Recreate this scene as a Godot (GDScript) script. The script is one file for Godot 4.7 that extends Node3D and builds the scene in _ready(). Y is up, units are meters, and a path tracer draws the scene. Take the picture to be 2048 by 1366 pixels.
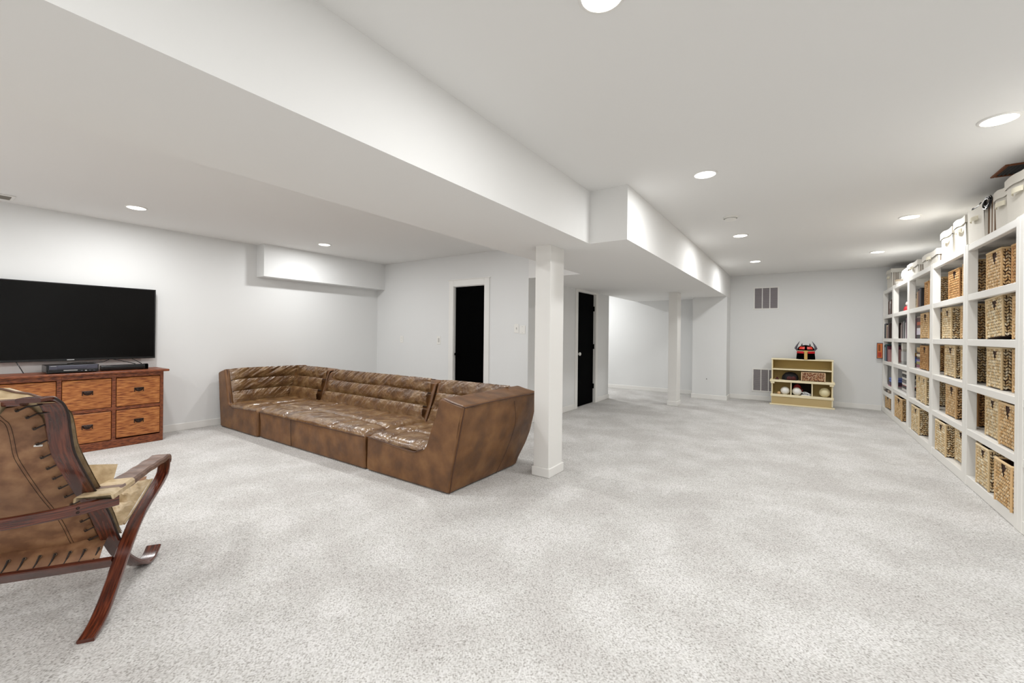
extends Node3D
# A finished basement room: white walls, pale carpet, leather sofa, open shelving with woven baskets.

const CEIL := 2.485
const SOF := 2.037          # underside of beam and soffit
const XL := -6.40           # television wall
const ZB := -4.95           # wall with the first black door
const XH := -3.12           # wall with the second black door
const ZF := -9.60           # far wall
const XR := 1.66            # wall behind the shelving
const ZC := 2.6             # wall behind the camera
const SX := 1.19            # front plane of the shelving

var rng := RandomNumberGenerator.new()
var nz := FastNoiseLite.new()
var M := {}
var taken := {}

# ------------------------------------------------------------------ mesh buffer
class MB:
	var v := PackedVector3Array()
	var n := PackedVector3Array()
	var u := PackedVector2Array()
	var c := PackedColorArray()
	var i := PackedInt32Array()
	var tint := Color(1, 1, 1)
	func add(p: Vector3, nn: Vector3, uv := Vector2()) -> int:
		v.append(p); n.append(nn); u.append(uv); c.append(tint)
		return v.size() - 1
	func face(pts: Array, nn: Vector3) -> void:
		var q: Array = pts
		if ((q[1] - q[0]) as Vector3).cross(q[2] - q[0]).dot(nn) > 0.0:
			q = pts.duplicate(); q.reverse()
		var b := v.size()
		for p in q: add(p, nn, Vector2(p.x + p.z, p.y))
		for k in range(1, q.size() - 1):
			i.append_array([b, b + k, b + k + 1])
	func hullface(pts: Array, mid: Vector3) -> void:
		var a: Vector3 = pts[1] - pts[0]
		var nn: Vector3 = a.cross(pts[2] - pts[0]).normalized()
		if nn.dot(pts[0] - mid) < 0.0: nn = -nn
		face(pts, nn)
	# positions in rows: P[j * nu + i]
	func grid(P: PackedVector3Array, nu: int, nv: int, flip := false, wu := false, wv := false, uvs := Vector2(1, 1)) -> void:
		var b := v.size()
		for j in nv:
			for k in nu:
				var k0 := k - 1; var k1 := k + 1; var j0 := j - 1; var j1 := j + 1
				if wu: k0 = (k0 + nu) % nu; k1 = k1 % nu
				else: k0 = maxi(k0, 0); k1 = mini(k1, nu - 1)
				if wv: j0 = (j0 + nv) % nv; j1 = j1 % nv
				else: j0 = maxi(j0, 0); j1 = mini(j1, nv - 1)
				var du := P[j * nu + k1] - P[j * nu + k0]
				var dv := P[j1 * nu + k] - P[j0 * nu + k]
				if du.length_squared() < 1e-14:
					du = P[mini(j + 1, nv - 1) * nu + k1] - P[mini(j + 1, nv - 1) * nu + k0] if j == 0 else P[(j - 1) * nu + k1] - P[(j - 1) * nu + k0]
				var nn := du.cross(dv).normalized()
				if flip: nn = -nn
				add(P[j * nu + k], nn, Vector2(float(k) / maxi(nu - 1, 1), float(j) / maxi(nv - 1, 1)) * uvs)
		for j in (nv if wv else nv - 1):
			for k in (nu if wu else nu - 1):
				var a := b + j * nu + k
				var e := b + j * nu + (k + 1) % nu
				var f := b + ((j + 1) % nv) * nu + k
				var g := b + ((j + 1) % nv) * nu + (k + 1) % nu
				if flip: i.append_array([a, e, g, a, g, f])
				else: i.append_array([a, g, e, a, f, g])
	func mesh() -> ArrayMesh:
		var A := []
		A.resize(Mesh.ARRAY_MAX)
		A[Mesh.ARRAY_VERTEX] = v; A[Mesh.ARRAY_NORMAL] = n; A[Mesh.ARRAY_TEX_UV] = u; A[Mesh.ARRAY_COLOR] = c; A[Mesh.ARRAY_INDEX] = i
		var m := ArrayMesh.new()
		m.add_surface_from_arrays(Mesh.PRIMITIVE_TRIANGLES, A)
		return m

# ------------------------------------------------------------------ nodes
func numbered(called: String) -> String:
	var k: int = taken.get(called, 0)
	taken[called] = k + 1
	return called if k == 0 else "%s_%03d" % [called, k]

func tag(o: Node, label: String, category := "", group := "", kind := "") -> Node:
	o.set_meta("label", label)
	if category: o.set_meta("category", category)
	if group: o.set_meta("group", group)
	if kind: o.set_meta("kind", kind)
	return o

func thing(called: String, label: String, category: String, at := Vector3.ZERO, turn := 0.0, group := "") -> Node3D:
	var o := Node3D.new()
	o.name = numbered(called)
	add_child(o)
	o.position = at; o.rotation.y = turn
	tag(o, label, category, group)
	return o

# commits a buffer; world = true: the buffer is in world coordinates and is moved into its (unturned) parent's
func obj(called: String, b: MB, mat: Material, parent: Node = null, world := false) -> MeshInstance3D:
	var o := MeshInstance3D.new()
	if world and parent:
		var off := Vector3.ZERO
		var p: Node = parent
		while p and p != self:
			off += (p as Node3D).position; p = p.get_parent()
		for k in b.v.size(): b.v[k] -= off
	o.mesh = b.mesh()
	o.material_override = mat
	o.name = called if parent else numbered(called)
	if parent: parent.add_child(o, true)
	else: add_child(o)
	return o

func struct(called: String, b: MB, mat: Material, label: String) -> MeshInstance3D:
	var o := obj(called, b, mat)
	tag(o, label, "", "", "structure")
	return o

# ------------------------------------------------------------------ shapes
func box(b: MB, lo: Vector3, hi: Vector3, r := 0.003, T := Transform3D.IDENTITY) -> void:
	var mid := (lo + hi) / 2.0
	var h := (hi - lo) / 2.0
	r = minf(r, minf(h.x, minf(h.y, h.z)) * 0.8)
	var pt := func(s: Vector3, full: int) -> Vector3:   # corner s, out to the full size on one axis only
		var q := Vector3(s.x * (h.x - r), s.y * (h.y - r), s.z * (h.z - r))
		q[full] = s[full] * h[full]
		return T * (mid + q)
	var cen := T * mid
	for a in 3:
		for sg in [-1.0, 1.0]:
			var p := []
			for k in 4:
				var s := Vector3.ZERO
				s[a] = sg
				s[(a + 1) % 3] = [-1.0, 1.0, 1.0, -1.0][k]
				s[(a + 2) % 3] = [-1.0, -1.0, 1.0, 1.0][k]
				p.append(pt.call(s, a))
			b.hullface(p, cen)
	if r <= 0.0005: return
	for a in 3:
		var e := (a + 1) % 3; var f := (a + 2) % 3
		for s1 in [-1.0, 1.0]:
			for s2 in [-1.0, 1.0]:
				var s := Vector3.ZERO
				s[e] = s1; s[f] = s2; s[a] = -1.0
				var t := s; t[a] = 1.0
				b.hullface([pt.call(s, e), pt.call(t, e), pt.call(t, f), pt.call(s, f)], cen)
	for x in [-1.0, 1.0]:
		for y in [-1.0, 1.0]:
			for z in [-1.0, 1.0]:
				var s := Vector3(x, y, z)
				b.hullface([pt.call(s, 0), pt.call(s, 1), pt.call(s, 2)], cen)

func bx(lo: Vector3, hi: Vector3, r := 0.003) -> MB:
	var b := MB.new(); box(b, lo, hi, r); return b

func bc(c: Vector3, s: Vector3, r := 0.003, T := Transform3D.IDENTITY) -> MB:
	var b := MB.new(); box(b, c - s / 2.0, c + s / 2.0, r, T); return b

func tube(b: MB, pts: Array, r, sides := 8, closed := false) -> void:
	var P := PackedVector3Array()
	var cnt := pts.size()
	var up := Vector3.UP
	for k in cnt:
		var t: Vector3
		if closed: t = pts[(k + 1) % cnt] - pts[(k - 1 + cnt) % cnt]
		else: t = pts[mini(k + 1, cnt - 1)] - pts[maxi(k - 1, 0)]
		t = t.normalized()
		if k == 0 and absf(t.dot(up)) > 0.9: up = Vector3.RIGHT
		var x := up - t * up.dot(t)
		x = x.normalized() if x.length() > 1e-5 else t.cross(Vector3(0.3, 0.5, 0.7)).normalized()
		up = x
		var y := t.cross(x)
		var rr: float = r[k] if r is Array else r
		for s in sides:
			var a := TAU * s / sides
			P.append(pts[k] + (x * cos(a) + y * sin(a)) * rr)
	b.grid(P, sides, cnt, false, true, closed)
	if not closed:
		for e in [0, cnt - 1]:
			var ring := []
			for s in sides: ring.append(P[e * sides + s])
			var d: Vector3 = pts[0] - pts[1] if e == 0 else pts[cnt - 1] - pts[cnt - 2]
			b.face(ring, d.normalized())

func lathe(b: MB, prof: Array, T := Transform3D.IDENTITY, seg := 24) -> void:   # profile from bottom to top, Vector2(radius, height)
	var P := PackedVector3Array()
	for p in prof:
		for s in seg:
			var a := TAU * s / seg
			P.append(T * Vector3(p.x * cos(a), p.y, -p.x * sin(a)))
	b.grid(P, seg, prof.size(), false, true)

func catmull(pts: Array, per := 6) -> Array:
	var out := []
	for k in pts.size() - 1:
		var p0 = pts[maxi(k - 1, 0)]; var p1 = pts[k]; var p2 = pts[k + 1]; var p3 = pts[mini(k + 2, pts.size() - 1)]
		for s in per:
			var t := float(s) / per
			out.append(0.5 * ((2.0 * p1) + (p2 - p0) * t + (2.0 * p0 - 5.0 * p1 + 4.0 * p2 - p3) * t * t + (3.0 * p1 - p0 - 3.0 * p2 + p3) * t * t * t))
	out.append(pts[pts.size() - 1])
	return out

# a flat-sided section carried along a line; C centres, X and Y axes of the section
func sweep(b: MB, C: Array, X: Array, Y: Array, sec: Array, caps := true, closed := false) -> void:
	var ns := sec.size()
	var area := 0.0
	for k in ns: area += sec[k].cross(sec[(k + 1) % ns])
	var leng := 0.0
	for k in range(1, C.size()): leng += (C[k] as Vector3).distance_to(C[k - 1])
	for e in ns:
		var a: Vector2 = sec[e]; var d: Vector2 = sec[(e + 1) % ns]
		var P := PackedVector3Array()
		for k in C.size():
			P.append(C[k] + X[k] * a.x + Y[k] * a.y)
			P.append(C[k] + X[k] * d.x + Y[k] * d.y)
		# which way is out
		var dir: Vector3 = C[1] - C[0]
		var nn: Vector3 = (P[1] - P[0]).cross(dir)
		var o2 := Vector2(d.y - a.y, a.x - d.x) * signf(area)
		var out3: Vector3 = X[0] * o2.x + Y[0] * o2.y
		b.grid(P, 2, C.size(), nn.dot(out3) < 0.0, false, closed, Vector2(1, leng))
	if caps and not closed:
		for k in [0, C.size() - 1]:
			var ring := []
			for s in sec: ring.append(C[k] + X[k] * s.x + Y[k] * s.y)
			var d: Vector3 = C[0] - C[1] if k == 0 else C[k] - C[k - 1]
			b.face(ring, d.normalized())

func rectsec(w: float, t: float, r := 0.003) -> Array:
	var a := w / 2.0; var c := t / 2.0
	return [Vector2(-a + r, -c), Vector2(a - r, -c), Vector2(a, -c + r), Vector2(a, c - r), Vector2(a - r, c), Vector2(-a + r, c), Vector2(-a, c - r), Vector2(-a, -c + r)]

# polygon in a plane, extruded: f maps (Vector2, 0 or 1) to a point
func prism(b: MB, poly: PackedVector2Array, f: Callable) -> void:
	var n := poly.size()
	var A := []; var B := []
	for p in poly: A.append(f.call(p, 0.0)); B.append(f.call(p, 1.0))
	var axis: Vector3 = (B[0] - A[0]).normalized()
	var tri := Geometry2D.triangulate_polygon(poly)
	for k in range(0, tri.size(), 3):
		b.face([A[tri[k]], A[tri[k + 1]], A[tri[k + 2]]], -axis)
		b.face([B[tri[k]], B[tri[k + 1]], B[tri[k + 2]]], axis)
	for k in n:
		var e := (k + 1) % n
		var nn: Vector3 = ((A[e] - A[k]) as Vector3).cross(axis).normalized()
		var midp: Vector2 = (poly[k] + poly[e]) / 2.0
		var nd: Vector2 = (poly[e] - poly[k]).orthogonal().normalized() * 0.0005
		var outside := midp + nd
		if Geometry2D.is_point_in_polygon(outside, poly): outside = midp - nd
		if nn.dot(f.call(outside, 0.0) - f.call(midp, 0.0)) < 0.0: nn = -nn
		b.face([A[k], A[e], B[e], B[k]], nn)

func ease(x: float, r: float) -> float:     # round edge profile, 0 at the rim to 1 inside
	var d := minf(x, 1.0 - x) / r
	if d >= 1.0: return 1.0
	return sqrt(maxf(0.0, 1.0 - (1.0 - d) * (1.0 - d)))

# padded panel: origin, U and V edges (full length), normal direction N, thickness; ru/rv: share of the width that is rounded; wr(u, v): wrinkles in metres
func pad(b: MB, o: Vector3, U: Vector3, V: Vector3, N: Vector3, th: float, ru: float, rv: float, nu: int, nv: int, wr: Callable) -> void:
	var P := PackedVector3Array()
	for j in nv + 1:
		for k in nu + 1:
			var u := float(k) / nu; var v := float(j) / nv
			# denser near the edges
			u = 0.5 - 0.5 * cos(PI * u) if ru < 0.2 else u
			v = 0.5 - 0.5 * cos(PI * v)
			var e := ease(u, ru) * ease(v, rv)
			P.append(o + U * u + V * v + N * (th * e + wr.call(u, v) * minf(1.0, e * 1.6)))
	var flip := U.cross(V).dot(N) < 0.0
	b.grid(P, nu + 1, nv + 1, flip)

func ridge(x: float, y: float, z: float) -> float:
	return 1.0 - absf(nz.get_noise_3d(x, y, z)) * 2.0

# rounded solid: polygon (x, y) carried along z from z0 to z1 with rounded ends; disp moves each point
func loft(b: MB, poly: Array, z0: float, z1: float, r: float, nmid: int, disp: Callable, per := 0.05, f = null) -> void:
	# resample with rounded corners
	var pts := []
	var n := poly.size()
	for k in n:
		var p: Vector2 = poly[k]; var q: Vector2 = poly[(k + 1) % n]; var o: Vector2 = poly[(k - 1 + n) % n]
		var ra := minf(r, minf(p.distance_to(q), p.distance_to(o)) * 0.4)
		var a := p + (o - p).normalized() * ra; var c := p + (q - p).normalized() * ra
		for s in 5:
			var t := s / 4.0
			pts.append(a.lerp(p, t).lerp(p.lerp(c, t), t))
		var d := q + (p - q).normalized() * minf(r, minf(p.distance_to(q), q.distance_to(poly[(k + 2) % n])) * 0.4)
		var m := maxi(1, int(c.distance_to(d) / per))
		for s in range(1, m): pts.append(c.lerp(d, float(s) / m))
	var area := 0.0
	var np := pts.size()
	for k in np: area += pts[k].cross(pts[(k + 1) % np])
	var nor := []
	for k in np:
		var t: Vector2 = pts[(k + 1) % np] - pts[(k - 1 + np) % np]
		nor.append(Vector2(t.y, -t.x).normalized() * signf(area))
	var rings := []          # z, inset
	for s in 5: rings.append([z0 + (z1 - z0) / absf(z1 - z0) * r * (1.0 - cos(PI / 2 * s / 4.0)), 0.62 * r * (1.0 - sin(PI / 2 * s / 4.0))])
	for s in range(1, nmid): rings.append([lerpf(rings[4][0], z1 - signf(z1 - z0) * r, float(s) / nmid), 0.0])
	for s in 5: rings.append([z1 - signf(z1 - z0) * r * (1.0 - cos(PI / 2 * (4 - s) / 4.0)), 0.62 * r * (1.0 - sin(PI / 2 * (4 - s) / 4.0))])
	var mapf = f if f != null else func(p: Vector3) -> Vector3: return p
	var P := PackedVector3Array()
	for rg in rings:
		for k in np:
			var q: Vector2 = pts[k] - nor[k] * rg[1]
			var p := Vector3(q.x, q.y, rg[0])
			P.append(mapf.call(p + disp.call(p, Vector3(nor[k].x, nor[k].y, 0))))
	var t0 := P[1] - P[0]
	var mid := 7 * np
	var nn: Vector3 = (P[mid + 1] - P[mid]).cross(P[mid + np] - P[mid])
	var o3: Vector3 = mapf.call(Vector3(pts[0].x + nor[0].x * 0.01, pts[0].y + nor[0].y * 0.01, rings[7][0])) - mapf.call(Vector3(pts[0].x, pts[0].y, rings[7][0]))
	b.grid(P, np, rings.size(), nn.dot(o3) < 0.0, true)
	for e in [0, rings.size() - 1]:
		var cap := PackedVector2Array()
		for k in np: cap.append(pts[k] - nor[k] * rings[e][1])
		var tri := Geometry2D.triangulate_polygon(cap)
		var dirn: Vector3 = mapf.call(Vector3(cap[0].x, cap[0].y, rings[e][0])) - mapf.call(Vector3(cap[0].x, cap[0].y, rings[e][0] + (0.01 if (e == 0) == (z1 > z0) else -0.01)))
		for k in range(0, tri.size(), 3):
			b.face([P[e * np + tri[k]], P[e * np + tri[k + 1]], P[e * np + tri[k + 2]]], dirn.normalized())

func still(_p: Vector3, _n: Vector3) -> Vector3: return Vector3.ZERO
func flat(_u: float, _v: float) -> float: return 0.0

# ------------------------------------------------------------------ materials
func ntex(freq: float, cols: Array, seed_ := 1, type := FastNoiseLite.TYPE_SIMPLEX_SMOOTH, oct := 4, size := 512, offs := []) -> NoiseTexture2D:
	var t := NoiseTexture2D.new()
	var f := FastNoiseLite.new()
	f.noise_type = type; f.frequency = freq; f.seed = seed_; f.fractal_octaves = oct
	t.noise = f; t.width = size; t.height = size; t.seamless = true; t.seamless_blend_skirt = 0.3; t.generate_mipmaps = false
	var g := Gradient.new()
	var ofs := PackedFloat32Array(); var cc := PackedColorArray()
	for k in cols.size():
		ofs.append(offs[k] if offs.size() else float(k) / maxf(1.0, cols.size() - 1)); cc.append(cols[k])
	g.offsets = ofs; g.colors = cc
	t.color_ramp = g
	return t

func nmap(freq: float, strength: float, seed_ := 1, type := FastNoiseLite.TYPE_SIMPLEX_SMOOTH, oct := 4, size := 512) -> NoiseTexture2D:
	var t := NoiseTexture2D.new()
	var f := FastNoiseLite.new()
	f.noise_type = type; f.frequency = freq; f.seed = seed_; f.fractal_octaves = oct
	t.noise = f; t.width = size; t.height = size; t.seamless = true; t.as_normal_map = true; t.bump_strength = strength; t.generate_mipmaps = false
	return t

func mat(called: String, col: Color, rough := 0.6, metal := 0.0) -> StandardMaterial3D:
	var m := StandardMaterial3D.new()
	m.resource_name = called; m.albedo_color = col; m.roughness = rough; m.metallic = metal
	M[called] = m
	return m

func tri(m: StandardMaterial3D, tex: Texture2D, scale: Vector3, world := true) -> StandardMaterial3D:
	m.albedo_texture = tex
	if tex: m.albedo_color = Color.WHITE
	m.uv1_triplanar = true; m.uv1_world_triplanar = world; m.uv1_scale = scale; m.uv1_triplanar_sharpness = 8.0
	return m

func nrm(m: StandardMaterial3D, tex: Texture2D, s := 1.0) -> StandardMaterial3D:
	m.normal_enabled = true; m.normal_texture = tex; m.normal_scale = s
	return m

func hx(s: String) -> Color: return Color.html(s)

func carpet_image() -> Image:
	# tufts: two sizes of random grain, wrapped, light with scattered dark flecks
	var r := RandomNumberGenerator.new()
	r.seed = 41
	var big := Image.create(340, 340, false, Image.FORMAT_RGBF)
	for y in 340:
		for x in 340:
			var t := r.randf()
			t = 0.25 + 0.75 * t if t > 0.14 else t * 1.2
			big.set_pixel(x, y, Color(t, t, t))
	big.resize(1024, 1024, Image.INTERPOLATE_CUBIC)
	var out := Image.create(1024, 1024, false, Image.FORMAT_RGB8)
	var lo := hx("7f7a75"); var hi := hx("e4e2e0")
	for y in 1024:
		for x in 1024:
			var t := clampf(big.get_pixel(x, y).r * 0.78 + r.randf() * 0.30, 0.0, 1.0)
			out.set_pixel(x, y, lo.lerp(hi, sqrt(t)))
	return out

func materials() -> void:
	var m := mat("wall_paint", hx("e4e4e3"), 0.85)
	m = mat("ceiling_paint", hx("ecebe9"), 0.9)
	m = mat("trim_paint", hx("ebe9e5"), 0.4)
	m = mat("shelf_paint", hx("eeebe5"), 0.45)
	m = mat("carpet", Color.WHITE, 1.0)
	var ci := carpet_image()
	tri(m, ImageTexture.create_from_image(ci), Vector3(0.62, 0.62, 0.62))
	var cn: Image = ci.duplicate()
	cn.bump_map_to_normal_map(6.0)
	nrm(m, ImageTexture.create_from_image(cn), 0.55)
	m.specular_mode = BaseMaterial3D.SPECULAR_DISABLED
	m.detail_enabled = true; m.detail_blend_mode = BaseMaterial3D.BLEND_MODE_MUL
	m.detail_uv_layer = BaseMaterial3D.DETAIL_UV_2
	m.detail_albedo = ntex(0.022, [hx("eeedec"), hx("f6f6f5"), hx("ffffff")], 9, FastNoiseLite.TYPE_SIMPLEX_SMOOTH, 6, 1024, [0.25, 0.5, 0.75])
	m.detail_albedo.seamless = false
	m.uv2_triplanar = true; m.uv2_world_triplanar = true; m.uv2_scale = Vector3(0.075, 0.075, 0.075); m.uv2_offset = Vector3(0.6, 0, 0.8)
	m = mat("leather", Color.WHITE, 0.29)
	tri(m, ntex(0.012, [hx("5e4126"), hx("71502f"), hx("80603c"), hx("917350")], 5, FastNoiseLite.TYPE_SIMPLEX_SMOOTH, 5, 512, [0.15, 0.4, 0.6, 0.85]), Vector3(0.9, 0.9, 0.9))
	nrm(m, nmap(0.045, 5.0, 8, FastNoiseLite.TYPE_SIMPLEX_SMOOTH, 5, 512), 0.45)
	m.metallic_specular = 0.65
	m.clearcoat_enabled = true; m.clearcoat = 0.5; m.clearcoat_roughness = 0.2
	m = mat("leather_panel", Color.WHITE, 0.45)
	tri(m, ntex(0.012, [hx("5a3a1e"), hx("694524"), hx("734d2a"), hx("7d5731")], 5, FastNoiseLite.TYPE_SIMPLEX_SMOOTH, 5, 512, [0.15, 0.4, 0.6, 0.85]), Vector3(0.7, 0.7, 0.7))
	nrm(m, nmap(0.02, 4.0, 18, FastNoiseLite.TYPE_SIMPLEX_SMOOTH, 5, 512), 0.22)
	mat("seam_thread", hx("2a160b"), 0.6)
	m = mat("piping_leather", hx("4a2b16"), 0.4)
	# cabinet woods: grain runs along z
	m = mat("drawer_pine", Color.WHITE, 0.42)
	tri(m, ntex(0.03, [hx("6b3014"), hx("9c5a2a"), hx("b4713a"), hx("c98a50")], 11, FastNoiseLite.TYPE_SIMPLEX_SMOOTH, 5, 512, [0.15, 0.4, 0.6, 0.85]), Vector3(1.5, 5.5, 0.55))
	m = mat("frame_pine", Color.WHITE, 0.42)
	tri(m, ntex(0.03, [hx("431c0e"), hx("6e371c"), hx("834626"), hx("985833")], 12, FastNoiseLite.TYPE_SIMPLEX_SMOOTH, 5, 512, [0.15, 0.4, 0.6, 0.85]), Vector3(4.0, 4.0, 1.0))
	mat("cup_iron", hx("3c302c"), 0.35, 0.8)
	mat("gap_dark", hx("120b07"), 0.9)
	# chair
	m = mat("bent_wood", Color.WHITE, 0.25)
	tri(m, ntex(0.02, [hx("3a150b"), hx("4d2012"), hx("5e2a18"), hx("703723")], 21, FastNoiseLite.TYPE_SIMPLEX_SMOOTH, 5, 512, [0.2, 0.45, 0.6, 0.85]), Vector3(0.35, 0.5, 1.0), false)
	m.uv1_triplanar = false
	m.clearcoat_enabled = true; m.clearcoat = 0.6; m.clearcoat_roughness = 0.12
	m = mat("sling_leather", Color.WHITE, 0.5)
	tri(m, ntex(0.015, [hx("7a553c"), hx("8f6749"), hx("a37b59")], 23, FastNoiseLite.TYPE_SIMPLEX_SMOOTH, 5, 512, [0.25, 0.5, 0.8]), Vector3(1.5, 1.5, 1.5), false)
	m = mat("tan_leather", Color.WHITE, 0.5)
	tri(m, ntex(0.02, [hx("b09875"), hx("bfa884"), hx("cdb795")], 24, FastNoiseLite.TYPE_SIMPLEX_SMOOTH, 5, 512, [0.25, 0.5, 0.8]), Vector3(2, 2, 2), false)
	nrm(m, nmap(0.03, 5.0, 25), 0.35)
	m = mat("arm_leather", Color.WHITE, 0.4)
	tri(m, ntex(0.02, [hx("5e4437"), hx("6d5142"), hx("7f6252")], 26, FastNoiseLite.TYPE_SIMPLEX_SMOOTH, 4, 512, [0.3, 0.5, 0.8]), Vector3(2, 2, 2), false)
	mat("lace_cord", hx("21120c"), 0.6)
	mat("eyelet_metal", hx("6a5a4c"), 0.3, 0.9)
	# baskets
	for k in 3:
		m = mat("basket_weave_%s" % ["honey", "straw", "umber"][k], Color.WHITE, 0.65)
		m.vertex_color_use_as_albedo = true
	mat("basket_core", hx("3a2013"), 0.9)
	# bins
	m = mat("canvas", Color.WHITE, 0.9)
	tri(m, ntex(0.2, [hx("d9d3c6"), hx("e7e2d8"), hx("f0ece4")], 31, FastNoiseLite.TYPE_SIMPLEX, 2, 256), Vector3(4, 4, 4), false)
	mat("canvas_strap", hx("e9e2cd"), 0.8)
	mat("bin_edge", hx("7d644e"), 0.8)
	mat("black_plastic", hx("0c0c0e"), 0.25)
	mat("screen_glass", hx("040303"), 0.2).metallic_specular = 0.3
	mat("grey_plastic", hx("4b4b58"), 0.35)
	mat("silver", hx("c9c9c9"), 0.35, 0.6)
	mat("door_black", hx("030303"), 0.6).metallic_specular = 0.08
	mat("white_plastic", hx("eceae5"), 0.35)
	mat("slot_dark", hx("8f8a84"), 0.7)
	mat("vent_dark", hx("0e0c0b"), 0.8)
	mat("vent_void", hx("8a8588"), 0.9)
	mat("rust_metal", hx("7d4a2a"), 0.6, 0.2)
	mat("cream_paint", hx("efe2bf"), 0.5)
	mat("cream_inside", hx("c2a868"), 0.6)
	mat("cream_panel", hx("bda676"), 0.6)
	m = mat("lamp_glow", hx("ffffff"), 0.5)
	m.emission_enabled = true; m.emission = Color(1, 0.98, 0.94); m.emission_energy_multiplier = 5.0

func paint(s: String, rough := 0.6) -> StandardMaterial3D:
	var key := "paint_" + s + str(rough)
	if not M.has(key): mat(key, hx(s), rough)
	return M[key]

# ------------------------------------------------------------------ start
func _ready() -> void:
	rng.seed = 7
	nz.seed = 3; nz.frequency = 1.0; nz.fractal_octaves = 2
	var cam := Camera3D.new()
	cam.name = "camera"
	cam.projection = Camera3D.PROJECTION_FRUSTUM
	cam.near = 0.05; cam.far = 60.0
	var fpx := 837.8
	cam.size = 1366.0 / fpx * cam.near
	cam.frustum_offset = Vector2(0, -14.74 / fpx * cam.near)
	add_child(cam)
	cam.position = Vector3(0, 1.25, 0)
	cam.rotation_order = EULER_ORDER_YXZ
	cam.rotation = Vector3(deg_to_rad(0.035), deg_to_rad(34.42), deg_to_rad(0.607))
	cam.current = true
	var we := WorldEnvironment.new()
	we.name = "world_environment"
	var env := Environment.new()
	env.background_mode = Environment.BG_COLOR
	env.background_color = Color(0.02, 0.02, 0.02)
	env.tonemap_mode = Environment.TONE_MAPPER_LINEAR
	env.tonemap_exposure = 1.0
	env.sdfgi_enabled = true; env.ssao_enabled = true; env.ssil_enabled = true
	we.environment = env
	add_child(we)
	materials()
	lamps()
	shell()
	sofa()
	television()
	chair()
	shelving()
	far_end()
	small_things()

# ------------------------------------------------------------------ lamps
func lamp(x: float, z: float, label: String, energy := 1.0) -> void:
	var t := thing("recessed_light", label, "ceiling light", Vector3(x, CEIL, z), 0.0, "round recessed ceiling lights")
	var b := MB.new()
	lathe(b, [Vector2(0.074, -0.008), Vector2(0.082, -0.008), Vector2(0.088, -0.004), Vector2(0.089, 0.0)], Transform3D.IDENTITY, 32)
	obj("trim_ring", b, M.trim_paint, t)
	b = MB.new()
	lathe(b, [Vector2(0.0005, -0.012), Vector2(0.04, -0.0115), Vector2(0.066, -0.0095), Vector2(0.074, -0.006)], Transform3D.IDENTITY, 32)
	obj("lens", b, M.lamp_glow, t)
	var l := AreaLight3D.new()
	l.name = "downlight"
	l.area_size = Vector2(0.13, 0.13)
	l.light_color = Color(0.98, 0.985, 0.985)
	l.light_energy = 1.5 * energy
	l.area_range = 14.0; l.area_attenuation = 2.0
	l.shadow_enabled = true
	t.add_child(l)
	l.position = Vector3(0, -0.016, 0)
	l.rotation = Vector3(-PI / 2, 0, 0)

func lamps() -> void:
	for k in 4:
		var z: float = [-1.43, -3.45, -5.77, -7.87][k]
		lamp(-0.60, z, ["large recessed light cut by the top of the picture, over open carpet", "recessed ceiling light before the smoke detector, over the open floor", "recessed ceiling light just past the smoke detector", "recessed ceiling light closest to the square vent on the far wall"][k], 0.85)
	for k in 3:
		lamp(0.915, [-3.47, -5.77, -7.87][k], ["recessed ceiling light beside the brown ceiling vent above the shelving", "recessed ceiling light above the lidded white bins on the shelving", "recessed ceiling light above the far end of the shelving"][k])
	lamp(-5.5, -1.33, "recessed ceiling light above the television cabinet", 1.25)
	lamp(-5.5, -3.35, "recessed ceiling light beside the boxed duct above the sofa", 1.2)
	# lamps of the same rows that stand outside the frame
	lamp(0.915, -1.43, "recessed ceiling light of the shelving row, beside the camera")
	lamp(-3.3, -1.33, "recessed ceiling light hidden behind the beam, over the lounge chair", 1.2)
	lamp(-3.3, -3.35, "recessed ceiling light hidden behind the beam, over the sofa", 1.15)
	for p in [[-0.6, 0.75, "recessed ceiling light behind the camera, middle row"], [0.915, 0.75, "recessed ceiling light behind the camera, shelving row"], [-5.5, 0.75, "recessed ceiling light behind the camera, television wall row"], [-3.3, 0.75, "recessed ceiling light behind the camera, beside the beam"], [-5.5, 1.95, "recessed ceiling light at the end of the television row"], [-3.3, 1.95, "recessed ceiling light at the end of the row beside the beam"], [-0.6, 1.95, "recessed ceiling light at the end of the middle row"]]:
		lamp(p[0], p[1], p[2], 1.15 if p[0] < -2.0 else 1.0)
	lamp(-4.3, -8.6, "recessed ceiling light in the side passage past the second door", 2.2)

# ------------------------------------------------------------------ shell
func slab(called: String, lo: Vector3, hi: Vector3, m: Material, label: String) -> MeshInstance3D:
	return struct(called, bx(lo, hi, 0.0), m, label)

func base_board(b: MB, x0: float, z0: float, x1: float, z1: float, side: Vector3) -> void:   # along a wall face, side: into the room
	var lo := Vector3(minf(x0, x1), 0, minf(z0, z1)); var hi := Vector3(maxf(x0, x1), 0.09, maxf(z0, z1))
	if side.x > 0: hi.x += 0.014
	if side.x < 0: lo.x -= 0.014
	if side.z > 0: hi.z += 0.014
	if side.z < 0: lo.z -= 0.014
	box(b, lo, hi, 0.004)

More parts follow.
